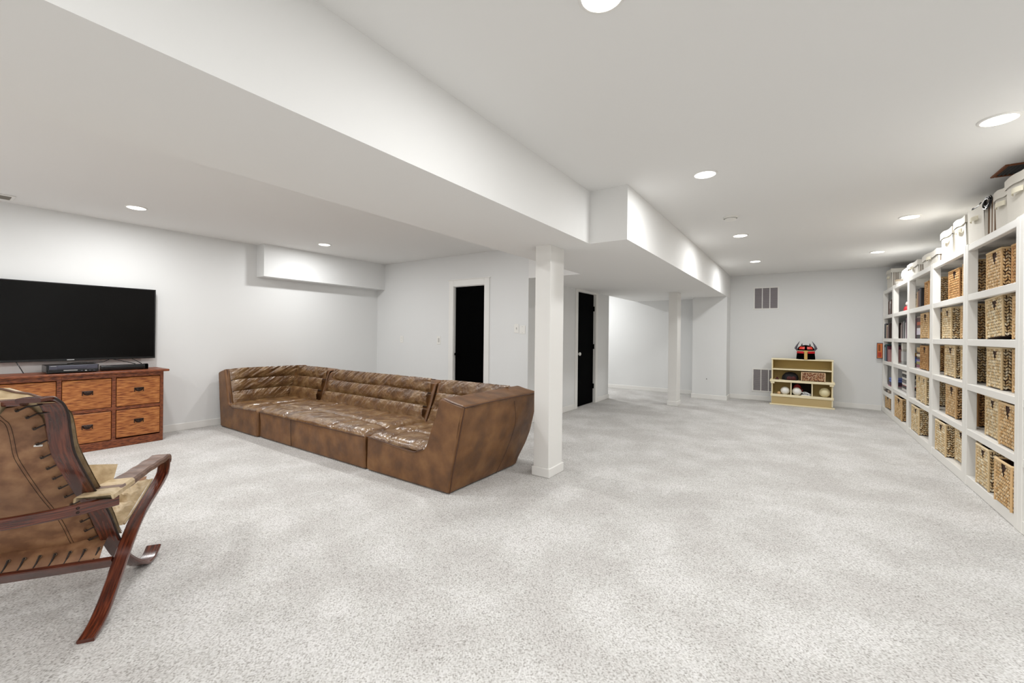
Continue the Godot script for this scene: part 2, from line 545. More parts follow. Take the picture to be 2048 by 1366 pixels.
func shell() -> void:
	slab("floor", Vector3(-6.7, -0.15, -9.85), Vector3(1.9, 0, 2.8), M.carpet, "pale grey speckled wall-to-wall carpet")
	slab("ceiling", Vector3(-6.7, CEIL, -9.85), Vector3(1.9, CEIL + 0.15, 2.8), M.ceiling_paint, "smooth white ceiling with recessed lights")
	slab("wall_left", Vector3(XL - 0.15, 0, ZB - 0.15), Vector3(XL, CEIL, ZC + 0.15), M.wall_paint, "white wall behind the television")
	slab("wall_right", Vector3(XR, 0, ZF - 0.15), Vector3(XR + 0.15, CEIL, ZC + 0.15), M.wall_paint, "white wall behind the shelving")
	slab("wall_far", Vector3(-5.8, 0, ZF - 0.15), Vector3(XR, CEIL, ZF), M.wall_paint, "white far wall with two square vents")
	slab("wall_near", Vector3(XL, 0, ZC), Vector3(XR, CEIL, ZC + 0.15), M.wall_paint, "white wall behind the camera")
	slab("wall_bump", Vector3(-1.79, 0, ZF), Vector3(-1.165, SOF, -9.12), M.wall_paint, "white wall jutting forward beside the far vents")
	slab("wall_passage", Vector3(-5.8, 0, ZF), Vector3(-5.65, CEIL, -7.83), M.wall_paint, "white end wall of the side passage")
	# wall with the first door, and its opening
	var b := MB.new()
	box(b, Vector3(XL, 0, ZB - 0.13), Vector3(-4.515, CEIL, ZB), 0)
	box(b, Vector3(-3.895, 0, ZB - 0.13), Vector3(XH, CEIL, ZB), 0)
	box(b, Vector3(-4.515, 1.995, ZB - 0.13), Vector3(-3.895, CEIL, ZB), 0)
	struct("wall_back", b, M.wall_paint, "white wall behind the sofa with the first black door")
	b = MB.new()
	box(b, Vector3(XH - 0.13, 0, -6.525), Vector3(XH, CEIL, ZB - 0.13), 0)
	box(b, Vector3(XH - 0.13, 0, -7.95), Vector3(XH, CEIL, -7.285), 0)
	box(b, Vector3(XH - 0.13, 2.005, -7.285), Vector3(XH, CEIL, -6.525), 0)
	box(b, Vector3(-5.65, 0, -7.95), Vector3(XH - 0.13, CEIL, -7.83), 0)
	struct("wall_hall", b, M.wall_paint, "white hall wall with the second black door")
	# beam and lowered soffit, one piece
	b = MB.new()
	prism(b, PackedVector2Array([Vector2(-2.33, ZC), Vector2(-1.495, ZC), Vector2(-1.495, -3.35), Vector2(-1.165, -3.35), Vector2(-1.165, ZF), Vector2(XH, ZF), Vector2(XH, ZB), Vector2(-2.33, ZB)]), func(p: Vector2, t: float) -> Vector3: return Vector3(p.x, lerpf(SOF, CEIL + 0.03, t), p.y))
	struct("trim_1", b, M.ceiling_paint, "long boxed white beam widening into the hall soffit")
	slab("trim_2", Vector3(XL, 2.03, ZB), Vector3(-6.19, CEIL + 0.03, -2.87), M.wall_paint, "short boxed white duct above the sofa")
	# columns
	for k in 2:
		var x0: float = [-1.948, -1.945][k]; var z1: float = [-3.202, -7.83][k]
		b = MB.new()
		box(b, Vector3(x0, 0, z1 - 0.25), Vector3(x0 + 0.156, SOF + 0.02, z1), 0.004)
		var o := struct("column", b, M.trim_paint, ["square white column at the end of the sofa", "square white column at the end of the hall"][k])
		b = MB.new()
		box(b, Vector3(x0 - 0.012, 0, z1 - 0.262), Vector3(x0 + 0.168, 0.08, z1 + 0.012), 0.004)
		obj("plinth", b, M.trim_paint, o)
	# baseboards
	b = MB.new(); base_board(b, XL, ZB, XL, ZC, Vector3.RIGHT)
	struct("baseboard_left", b, M.trim_paint, "white baseboard under the television wall")
	b = MB.new()
	base_board(b, XL, ZB, -4.60, ZB, Vector3.BACK); base_board(b, -3.80, ZB, XH + 0.014, ZB, Vector3.BACK)
	struct("baseboard_back", b, M.trim_paint, "white baseboard of the wall behind the sofa")
	b = MB.new()
	base_board(b, XH, ZB, XH, -6.43, Vector3.RIGHT); base_board(b, XH, -7.38, XH, -7.95, Vector3.RIGHT); base_board(b, -5.65, -7.95, XH + 0.014, -7.95, Vector3.FORWARD)
	struct("baseboard_hall", b, M.trim_paint, "white baseboard of the hall wall")
	b = MB.new()
	base_board(b, -5.65, ZF, -1.79, ZF, Vector3.BACK); base_board(b, -1.804, -9.12, -1.151, -9.12, Vector3.BACK)
	base_board(b, -1.79, -9.12, -1.79, ZF, Vector3.LEFT); base_board(b, -1.165, -9.12, -1.165, ZF, Vector3.RIGHT)
	base_board(b, -1.165, ZF, SX, ZF, Vector3.BACK)
	struct("baseboard_far", b, M.trim_paint, "white baseboard of the far wall")
	doors()

func doors() -> void:
	# first door
	var b := MB.new()
	box(b, Vector3(-4.505, 0.012, ZB - 0.075), Vector3(-3.905, 1.985, ZB - 0.035), 0.002)
	var d := struct("door_1", b, M.door_black, "black door behind the back of the sofa")
	for y in [1.777, 1.056, 0.3]:
		obj("hinge", bx(Vector3(-3.915, y - 0.045, ZB - 0.038), Vector3(-3.897, y + 0.045, ZB - 0.018), 0.003), M.trim_paint, d)
	b = MB.new()
	lathe(b, [Vector2(0.001, 0.0), Vector2(0.03, 0.0), Vector2(0.03, 0.006), Vector2(0.012, 0.012), Vector2(0.012, 0.03), Vector2(0.027, 0.045), Vector2(0.022, 0.06), Vector2(0.001, 0.064)], Transform3D(Basis(Vector3.RIGHT, PI / 2), Vector3(-4.45, 0.93, ZB - 0.036)), 20)
	obj("knob", b, M.door_black, d)
	b = MB.new()
	for bxx in [[-4.61, -4.515, 0.0, 2.09], [-3.895, -3.80, 0.0, 2.09], [-4.515, -3.895, 1.995, 2.09]]:
		box(b, Vector3(bxx[0], bxx[2], ZB), Vector3(bxx[1], bxx[3], ZB + 0.016), 0.003)
	box(b, Vector3(-4.63, 2.09, ZB), Vector3(-3.78, 2.105, ZB + 0.022), 0.003)
	box(b, Vector3(-4.515, 0, ZB - 0.13), Vector3(-4.507, 1.995, ZB), 0); box(b, Vector3(-3.903, 0, ZB - 0.13), Vector3(-3.895, 1.995, ZB), 0); box(b, Vector3(-4.515, 1.987, ZB - 0.13), Vector3(-3.895, 1.995, ZB), 0)
	struct("trim_3", b, M.trim_paint, "flat white casing around the first black door")
	# second door
	b = MB.new()
	box(b, Vector3(XH - 0.075, 0.012, -7.275), Vector3(XH - 0.035, 1.995, -6.535), 0.002)
	d = struct("door_2", b, M.door_black, "black door with a white knob in the hall")
	for y in [1.737, 1.04, 0.31]:
		obj("hinge", bx(Vector3(XH - 0.038, y - 0.045, -7.285), Vector3(XH - 0.012, y + 0.045, -7.262), 0.003), M.door_black, d)
	b = MB.new()
	var T := Transform3D(Basis(Vector3.FORWARD, PI / 2), Vector3(XH - 0.036, 0.925, -6.60))
	lathe(b, [Vector2(0.001, 0.0), Vector2(0.034, 0.0), Vector2(0.034, 0.006), Vector2(0.012, 0.012), Vector2(0.012, 0.03), Vector2(0.03, 0.045), Vector2(0.031, 0.055), Vector2(0.022, 0.066), Vector2(0.001, 0.07)], T, 20)
	obj("knob", b, M.white_plastic, d)
	b = MB.new()
	for r in [[-6.525, -6.435, 0.0, SOF], [-7.375, -7.285, 0.0, SOF], [-7.285, -6.525, 2.005, SOF]]:
		box(b, Vector3(XH, r[2], r[0]), Vector3(XH + 0.016, r[3], r[1]), 0.003)
	box(b, Vector3(XH - 0.13, 0, -6.533), Vector3(XH, 2.005, -6.525), 0); box(b, Vector3(XH - 0.13, 0, -7.285), Vector3(XH, 2.005, -7.277), 0); box(b, Vector3(XH - 0.13, 1.997, -7.285), Vector3(XH, 2.005, -6.525), 0)
	struct("trim_4", b, M.trim_paint, "flat white casing around the second black door")

# ------------------------------------------------------------------ sofa
func leather_soft(p: Vector3, n: Vector3) -> Vector3:
	var a := nz.get_noise_3d(p.x * 2.2, p.y * 2.2, p.z * 2.2) * 0.012 + nz.get_noise_3d(p.x * 7.0, p.y * 7.0 + 9.0, p.z * 7.0) * 0.004
	return n * a * clampf(p.y * 6.0, 0.0, 1.0) * (1.0 if n.y < 0.5 else 0.5)

func channel_wrinkles(seed_: float, long: float, lean: float, amp: float) -> Callable:
	return func(u: float, v: float) -> float:
		var x := u * long
		var n1 := nz.get_noise_3d(x * 11.0 - v * lean, v * 0.5 + seed_, seed_ * 3.1)
		var n2 := nz.get_noise_3d(x * 4.0 - v * lean * 0.5, v * 0.9 + seed_ * 2.0, 7.0)
		var ends := exp(-minf(u, 1.0 - u) * long / 0.10)
		var d := nz.get_noise_3d(x * 4.0, v * 9.0 + seed_, 3.0)
		var mask := 0.55 + 0.9 * nz.get_noise_3d(x * 1.7, seed_, 1.0)
		var n3 := nz.get_noise_3d(x * 24.0 - v * lean * 2.0, v * 0.6 + seed_, seed_ + 11.0)
		return amp * (n1 * mask + n2 * 0.8 + n3 * 0.55 * (0.4 + 0.6 * v) + ends * d * 1.2)

func channels(par: Node3D, A0: Vector3, A1: Vector3, B0: Vector3, B1: Vector3, N: Vector3, th: float, seed_: float, nu: int) -> void:
	# a padded back: A0-A1 bottom edge, B0-B1 top edge, three rolls between
	for k in 3:
		var t0 := k / 3.0; var t1 := (k + 1) / 3.0
		var o := A0.lerp(B0, t0); var e := A1.lerp(B1, t0); var o2 := A0.lerp(B0, t1); var e2 := A1.lerp(B1, t1)
		var b := MB.new()
		var P := PackedVector3Array()
		var nv := 22
		var w := channel_wrinkles(seed_ + k * 1.7, (e - o).length(), [1.4, 2.0, 2.6][k], 0.011)
		for j in nv + 1:
			for q in nu + 1:
				var u := float(q) / nu; var v := 0.5 - 0.5 * cos(PI * j / nv)
				var ed := ease(u, 0.05 / (e - o).length()) * ease(v, 0.5)
				var base := (o.lerp(e, u)).lerp(o2.lerp(e2, u), v)
				P.append(base + N * (th * ed + w.call(u, v) * minf(1.0, ed * 1.3)))
		b.grid(P, nu + 1, nv + 1, (e - o).cross(o2 - o).dot(N) < 0.0)
		obj("back_roll", b, M.leather, par, true)
		if k > 0:
			var ln := []
			for q in 9: ln.append(o.lerp(e, q / 8.0) + N * 0.012)
			seam(par, ln, 0.0055, M.seam_thread, "seam")

func seat_pad(par: Node3D, x0: float, x1: float, zf: float, zb: float, y0: float, crown: float, seams: Array, seed_: float, nx: int) -> void:
	var b := MB.new()
	var P := PackedVector3Array()
	var nv := 60
	var W := x1 - x0; var D := zf - zb
	for j in nv + 1:
		for q in nx + 1:
			var u := float(q) / nx; var v := 0.5 - 0.5 * cos(PI * j / nv)
			if v > 0.5: v = float(j) / nv
			var x := x0 + W * u
			var du := minf(u, 1.0 - u) * W; var dv := v * D
			var ed := minf(1.0, sqrt(maxf(0.0, 1.0 - pow(1.0 - minf(1.0, du / 0.09), 2.0)))) * minf(1.0, sqrt(maxf(0.0, 1.0 - pow(1.0 - minf(1.0, dv / 0.10), 2.0))))
			var h := crown * ed
			var groove := 0.0
			for s in seams:       # each seam: [kind, place] kind 0 runs front to back, 1 side to side (bowed)
				var dd: float
				if s[0] == 0: dd = absf(x - (x0 + W * s[1]) - 0.05 * sin(v * 3.0 + s[1] * 9.0))
				else: dd = absf(dv - D * (s[1] - 0.10 * pow(2.0 * u - 1.0, 2.0)))
				groove += exp(-pow(dd / 0.022, 2.0)) * (0.5 + 0.5 * minf(1.0, minf(du, dv) / 0.05))
			h -= minf(groove, 1.3) * crown * 0.42
			var wr := nz.get_noise_3d(x * 13.0 + dv * 5.0, dv * 4.0 + seed_, seed_) * exp(-dv / 0.22) * 1.1 + nz.get_noise_3d(x * 4.5 - dv * 3.0, dv * 5.5, seed_ + 2.0) * 0.9 + nz.get_noise_3d(x * 12.0, dv * 4.0, seed_ + 6.0) * exp(-(D - dv) / 0.10)
			h += ed * 0.0085 * wr
			P.append(Vector3(x, y0 + h, zf - dv + 0.012 * ed * exp(-dv / 0.06)))
	b.grid(P, nx + 1, nv + 1, false)
	obj("seat_cushion", b, M.leather, par, true)

func seam(par: Node3D, pts: Array, r := 0.0045, m: Material = null, called := "piping") -> void:
	var b := MB.new()
	tube(b, catmull(pts, 5), r, 6)
	obj(called, b, m if m else M.piping_leather, par, true)

func sofa() -> void:
	var zf := -2.40; var zb := -3.50
	# middle section
	var t := thing("sofa_section", "middle section of the brown leather sofa, wide and without arms", "sofa", Vector3(-4.25, 0, -2.95), 0.0, "sections of the brown leather sofa")
	var b := MB.new()
	var swap := func(p: Vector3) -> Vector3: return Vector3(p.z, p.y, p.x)
	loft(b, [Vector2(zf, 0.004), Vector2(zf + 0.005, 0.315), Vector2(-3.14, 0.30), Vector2(-3.30, 0.715), Vector2(-3.44, 0.735), Vector2(-3.48, 0.30), Vector2(-3.44, 0.004)], -5.245, -3.255, 0.028, 34, leather_soft, 0.045, swap)
	obj("body", b, M.leather_panel, t, true)
	seat_pad(t, -5.24, -3.26, zf + 0.012, -3.20, 0.305, 0.055, [[0, 0.27], [0, 0.73], [1, 0.42]], 1.0, 130)
	channels(t, Vector3(-5.22, 0.325, -3.13), Vector3(-3.28, 0.325, -3.13), Vector3(-5.20, 0.735, -3.335), Vector3(-3.30, 0.735, -3.335), Vector3(0, 0.43, 0.9), 0.062, 2.0, 220)
	seam(t, [Vector3(-5.235, 0.303, zf + 0.012), Vector3(-4.8, 0.306, zf + 0.017), Vector3(-4.2, 0.306, zf + 0.019), Vector3(-3.7, 0.306, zf + 0.017), Vector3(-3.265, 0.303, zf + 0.012)])
	seam(t, [Vector3(-4.52, 0.302, zf + 0.014), Vector3(-4.52, 0.15, zf + 0.011), Vector3(-4.52, 0.02, zf + 0.006)], 0.0025, M.seam_thread, "stitched_seam")
	seam(t, [Vector3(-5.20, 0.742, -3.335), Vector3(-4.25, 0.748, -3.335), Vector3(-3.30, 0.742, -3.335)], 0.005)
	# right section
	t = thing("sofa_section", "sofa corner section with its tall brown arm beside the white column", "sofa", Vector3(-2.7, 0, -2.95), 0.0, "sections of the brown leather sofa")
	b = MB.new()
	loft(b, [Vector2(-3.235, 0.004), Vector2(-2.225, 0.004), Vector2(-2.075, 0.70), Vector2(-2.32, 0.745), Vector2(-2.50, 0.315), Vector2(-2.62, 0.275), Vector2(-3.235, 0.315)], zf, -3.49, 0.03, 20, func(p: Vector3, n: Vector3) -> Vector3:
		var o := leather_soft(p, n)
		# the outer panel is fuller in its middle, and tucks in low at the back
		if p.x > -2.35: o.x += 0.03 * sin(clampf((p.y) / 0.7, 0, 1) * PI) * sin(clampf((zf - p.z) / 1.09, 0, 1) * PI)
		o.z += 0.14 * smoothstep(0.35, 0.0, p.y) * smoothstep(-3.2, -3.49, p.z)
		return o, 0.04)
	obj("body", b, M.leather_panel, t, true)
	b = MB.new()
	loft(b, [Vector2(-3.14, 0.25), Vector2(-3.30, 0.715), Vector2(-3.45, 0.735), Vector2(-3.47, 0.25)], -3.23, -2.20, 0.025, 16, leather_soft, 0.05, swap)
	obj("backrest", b, M.leather_panel, t, true)
	seat_pad(t, -3.23, -2.47, zf - 0.008, -3.2, 0.285, 0.06, [[0, 0.36], [1, 0.40]], 4.0, 70)
	channels(t, Vector3(-3.215, 0.325, -3.13), Vector3(-2.40, 0.325, -3.13), Vector3(-3.215, 0.735, -3.335), Vector3(-2.26, 0.735, -3.335), Vector3(0, 0.43, 0.9), 0.062, 5.0, 110)
	seam(t, [Vector3(-3.22, 0.312, zf + 0.006), Vector3(-2.95, 0.298, zf + 0.01), Vector3(-2.63, 0.277, zf + 0.008), Vector3(-2.57, 0.287, zf + 0.004), Vector3(-2.51, 0.312, zf + 0.0)])
	seam(t, [Vector3(-2.225, 0.01, zf - 0.016), Vector3(-2.175, 0.22, zf - 0.004), Vector3(-2.125, 0.45, zf - 0.006), Vector3(-2.078, 0.685, zf - 0.012)], 0.0045)
	seam(t, [Vector3(-2.078, 0.69, zf - 0.012), Vector3(-2.066, 0.698, -2.6), Vector3(-2.062, 0.700, -3.0), Vector3(-2.07, 0.694, -3.46)], 0.0045)
	seam(t, [Vector3(-2.075, 0.66, -3.08), Vector3(-2.08, 0.45, -3.1), Vector3(-2.13, 0.22, -3.04), Vector3(-2.2, 0.02, -2.98)], 0.002, M.seam_thread, "stitched_seam")
	seam(t, [Vector3(-2.08, 0.695, zf - 0.01), Vector3(-2.2, 0.718, zf - 0.003), Vector3(-2.315, 0.737, zf - 0.012)], 0.004)
	# left section
	t = thing("sofa_section", "sofa corner section with its brown arm against the television wall", "sofa", Vector3(-5.8, 0, -2.95), 0.0, "sections of the brown leather sofa")
	b = MB.new()
	loft(b, [Vector2(-5.262, 0.004), Vector2(-6.26, 0.004), Vector2(-6.345, 0.71), Vector2(-6.15, 0.765), Vector2(-6.02, 0.32), Vector2(-5.9, 0.285), Vector2(-5.262, 0.315)], zf + 0.02, -3.49, 0.03, 20, leather_soft, 0.045)
	obj("body", b, M.leather_panel, t, true)
	b = MB.new()
	loft(b, [Vector2(-3.14, 0.25), Vector2(-3.30, 0.735), Vector2(-3.45, 0.75), Vector2(-3.47, 0.25)], -6.30, -5.262, 0.025, 16, leather_soft, 0.05, swap)
	obj("backrest", b, M.leather_panel, t, true)
	seat_pad(t, -6.03, -5.265, zf + 0.012, -3.2, 0.285, 0.06, [[0, 0.6], [1, 0.40]], 7.0, 70)
	channels(t, Vector3(-6.0, 0.325, -3.13), Vector3(-5.275, 0.325, -3.13), Vector3(-6.12, 0.745, -3.335), Vector3(-5.275, 0.745, -3.335), Vector3(0, 0.43, 0.9), 0.062, 8.0, 100)
	channels(t, Vector3(-6.0, 0.325, zf - 0.03), Vector3(-6.0, 0.325, -3.14), Vector3(-6.135, 0.755, zf - 0.03), Vector3(-6.135, 0.745, -3.34), Vector3(0.95, 0.3, 0), 0.062, 9.0, 110)
	seam(t, [Vector3(-5.27, 0.312, zf + 0.03), Vector3(-5.6, 0.298, zf + 0.034), Vector3(-5.9, 0.288, zf + 0.032), Vector3(-5.98, 0.305, zf + 0.026)])
	seam(t, [Vector3(-6.02, 0.33, zf - 0.005), Vector3(-6.09, 0.55, zf - 0.005), Vector3(-6.145, 0.75, zf - 0.008)], 0.005)

# ------------------------------------------------------------------ television, cabinet and what stands on it
func cup_pull(t: Node3D, at: Vector3) -> void:
	# a half-round cup pull on a drawer front that faces +x
	var b := MB.new()
	var P := PackedVector3Array(); var Q := PackedVector3Array()
	for j in 7:
		for k in 15:
			var a := PI * k / 14.0; var e := PI / 2 * j / 6.0     # a round the lower rim, e out to the crown
			var q := Vector3(0.024 * sin(e), 0.016 - 0.036 * sin(a) * cos(e * 0.85), -0.036 * cos(a) * cos(e * 0.8))
			P.append(at + q); Q.append(at + q * Vector3(0.9, 0.92, 0.95))
	b.grid(P, 15, 7, true)
	b.grid(Q, 15, 7, false)
	box(b, at + Vector3(0, 0.014, -0.041), at + Vector3(0.007, 0.026, 0.041), 0.002)
	box(b, at + Vector3(0, -0.020, -0.041), at + Vector3(0.004, 0.016, -0.034), 0.001)
	box(b, at + Vector3(0, -0.020, 0.034), at + Vector3(0.004, 0.016, 0.041), 0.001)
	box(b, at + Vector3(0, 0.012, -0.03), at + Vector3(0.023, 0.017, 0.03), 0.002)
	obj("cup_pull", b, M.cup_iron, t, true)

func television() -> void:
	var xf := -6.0
	var z0 := -1.703; var z1 := 0.42
	var t := thing("drawer_cabinet", "long reddish pine cabinet with square drawers under the television", "cabinet", Vector3(-6.19, 0, -0.64))
	var b := MB.new()
	box(b, Vector3(XL + 0.014, 0.03, z0), Vector3(xf - 0.262, 0.785, z1), 0.003)
	obj("carcass", b, M.frame_pine, t, true)
	b = MB.new()
	box(b, Vector3(XL + 0.004, 0.787, z0 - 0.05), Vector3(xf + 0.03, 0.812, z1 + 0.05), 0.006)
	obj("top_board", b, M.frame_pine, t, true)
	var edges := [-1.703, -1.285, -0.884, -0.46, -0.04, 0.42]
	for r in [[0.745, 0.790, "rail"], [0.396, 0.432, "rail"], [0.0, 0.085, "plinth_rail"]]:
		obj(r[2], bx(Vector3(xf - 0.03, r[0], z0), Vector3(xf + (0.004 if r[2] == "plinth_rail" else 0.0), r[1], z1), 0.003), M.frame_pine, t, true)
	for k in edges.size():
		var zc: float = edges[k]
		var w := 0.017
		var a := zc - w if k > 0 else zc; var e := zc + w if k < edges.size() - 1 else zc
		if k == 0: e = zc + 0.028
		if k == edges.size() - 1: a = zc - 0.028
		obj("stile", bx(Vector3(xf - 0.03, 0.0, a), Vector3(xf + 0.003, 0.789, e), 0.003), M.frame_pine, t, true)
	obj("side_panel", bx(Vector3(XL + 0.014, 0.0, z0 - 0.004), Vector3(xf - 0.003, 0.787, z0 + 0.02), 0.003), M.frame_pine, t, true)
	for c in 5:
		for r in 2:
			var a: float = edges[c] + (0.031 if c == 0 else 0.021); var e: float = edges[c + 1] - (0.031 if c == 4 else 0.021)
			var y0: float = [0.436, 0.092][r]; var y1: float = [0.738, 0.390][r]
			var xo: float = [0.004, 0.008, 0.002, 0.006, 0.003][(c * 2 + r) % 5]
			if c == 0 and r == 1: y0 = 0.10
			var d := obj("drawer", bx(Vector3(xf - 0.25, y0, a), Vector3(xf + xo, y1, e), 0.003), M.drawer_pine, t, true)
			cup_pull(d, Vector3(xf + xo, (y0 + y1) / 2 + 0.012, (a + e) / 2))
	# television
	t = thing("television", "large flat black television on the wall above the pine cabinet", "television", Vector3(-6.34, 0.924, -0.99))
	var za := -1.714; var zb := -0.262
	b = MB.new()
	box(b, Vector3(XL + 0.015, 0.99, -1.55), Vector3(-6.34, 1.67, -0.42), 0.01)
	obj("rear_cover", b, M.black_plastic, t, true)
	b = MB.new()
	for r in [[za, zb, 1.722, 1.734], [za, zb, 0.924, 0.946], [za, za + 0.012, 0.946, 1.722], [zb - 0.012, zb, 0.946, 1.722]]:
		box(b, Vector3(-6.345, r[2], r[0]), Vector3(-6.318, r[3], r[1]), 0.002)
	obj("bezel", b, M.black_plastic, t, true)
	obj("screen", bx(Vector3(-6.345, 0.944, za + 0.01), Vector3(-6.322, 1.724, zb - 0.01), 0.0), M.screen_glass, t, true)
	obj("name_plate", bx(Vector3(-6.319, 0.930, -1.04), Vector3(-6.3165, 0.939, -0.985), 0.001), M.silver, t, true)
	# video recorder
	t = thing("video_recorder", "black and grey video recorder on the pine cabinet", "video recorder", Vector3(-6.17, 0.812, -0.99))
	obj("case", bx(Vector3(-6.29, 0.818, -1.178), Vector3(-6.055, 0.896, -0.805), 0.004), M.black_plastic, t, true)
	obj("front_panel", bx(Vector3(-6.056, 0.852, -1.168), Vector3(-6.048, 0.893, -0.822), 0.002), M.grey_plastic, t, true)
	obj("tape_door", bx(Vector3(-6.049, 0.862, -1.09), Vector3(-6.045, 0.890, -0.88), 0.002), M.grey_plastic, t, true)
	obj("lower_panel", bx(Vector3(-6.056, 0.82, -1.17), Vector3(-6.046, 0.85, -0.815), 0.003), M.black_plastic, t, true)
	obj("display", bx(Vector3(-6.0465, 0.838, -1.02), Vector3(-6.045, 0.846, -0.92), 0.0005), M.silver, t, true)
	obj("name_plate", bx(Vector3(-6.0485, 0.884, -0.872), Vector3(-6.0465, 0.889, -0.83), 0.0005), M.silver, t, true)
	for k in 4: obj("button", bc(Vector3(-6.045, 0.834, -1.05 - 0.03 * k), Vector3(0.006, 0.007, 0.015), 0.001), M.silver if k == 1 else M.grey_plastic, t, true)
	for k in 4: obj("foot", bc(Vector3([-6.27, -6.08][k % 2], 0.815, [-1.15, -0.83][k / 2]), Vector3(0.025, 0.008, 0.025), 0.002), M.black_plastic, t, true)
	# sound bar: long rounded body with end caps
	t = thing("sound_bar", "slim black sound bar beside the video recorder", "speaker", Vector3(-6.17, 0.812, -1.4))
	b = MB.new()
	var C := []; var X := []; var Y := []; var sec := []
	for k in 16:
		var a := TAU * k / 16
		sec.append(Vector2(signf(cos(a)) * pow(absf(cos(a)), 0.5) * 0.036, signf(sin(a)) * pow(absf(sin(a)), 0.5) * 0.029))
	for z in [-1.575, -1.21]: C.append(Vector3(-6.16, 0.842, z)); X.append(Vector3.RIGHT); Y.append(Vector3.UP)
	sweep(b, C, X, Y, sec)
	obj("grille", b, M.black_plastic, t, true)
	b = MB.new()
	C = [Vector3(-6.16, 0.842, -1.6), Vector3(-6.16, 0.842, -1.572)]
	sweep(b, C, X, Y, sec.map(func(q: Vector2) -> Vector2: return q * 1.06))
	obj("end_cap", b, M.door_black, t, true)
	obj("foot", bx(Vector3(-6.19, 0.812, -1.3), Vector3(-6.13, 0.815, -1.25), 0.001), M.black_plastic, t, true)
	obj("foot", bx(Vector3(-6.19, 0.812, -1.56), Vector3(-6.13, 0.815, -1.51), 0.001), M.black_plastic, t, true)
	# cables
	var cabs := [
		[[Vector3(-6.33, 0.93, -0.64), Vector3(-6.3, 0.88, -0.66), Vector3(-6.28, 0.816, -0.685)], "straight black cable dropping from television to cabinet left of the recorder"],
		[[Vector3(-6.33, 0.93, -1.32), Vector3(-6.28, 0.905, -1.26), Vector3(-6.24, 0.903, -1.15), Vector3(-6.22, 0.906, -1.05), Vector3(-6.2, 0.901, -0.97)], "black cable running from the television over the recorder top"],
		[[Vector3(-6.33, 0.93, -1.33), Vector3(-6.28, 0.905, -1.41), Vector3(-6.22, 0.885, -1.47), Vector3(-6.18, 0.874, -1.5)], "black cable slanting from the television to the sound bar"],
		[[Vector3(-6.33, 0.93, -1.5), Vector3(-6.28, 0.90, -1.535), Vector3(-6.2, 0.872, -1.56)], "short black cable at the capped end of the sound bar"]]
	for c in cabs:
		b = MB.new(); tube(b, catmull(c[0], 6), 0.004, 6)
		tag(obj("cable", b, M.black_plastic), c[1], "cable", "black cables below the television")

# ------------------------------------------------------------------ lounge chair (bent wood, laced leather sling)
const CO := Vector3(-2.365, 0, -0.407)
const CF := Vector3(-0.8351, 0, -0.5501)     # the way it faces
const CW := Vector3(0.5501, 0, -0.8351)      # across, towards its right arm

func cp(s: float, y: float, w: float) -> Vector3: return CO + CF * s + CW * w + Vector3(0, y, 0)

func strip(pts: Array, w: float, width: float, th: float, drift := []) -> MB:   # bent strip; pts: Vector2(forward, height)
	var line := catmull(pts, 6)
	var C := []; var X := []; var Y := []
	for k in line.size():
		var t: Vector2 = (line[mini(k + 1, line.size() - 1)] - line[maxi(k - 1, 0)]).normalized()
		var dw := 0.0
		if drift.size(): dw = lerpf(drift[0], drift[1], smoothstep(drift[2], drift[3], line[k].x))
		C.append(cp(line[k].x, line[k].y, w + dw))
		X.append(CW)
		Y.append(CF * -t.y + Vector3.UP * t.x)
	var b := MB.new()
	sweep(b, C, X, Y, rectsec(width, th, 0.004))
	return b

func eyelet(b: MB, at: Vector3, N: Vector3, r: float) -> void:
	var x := N.cross(Vector3(0.31, 0.7, 0.2)).normalized(); var y := N.cross(x)
	var ring := []
	for k in 12: ring.append(at + (x * cos(TAU * k / 12) + y * sin(TAU * k / 12)) * r)
	tube(b, ring, r * 0.35, 6, true)

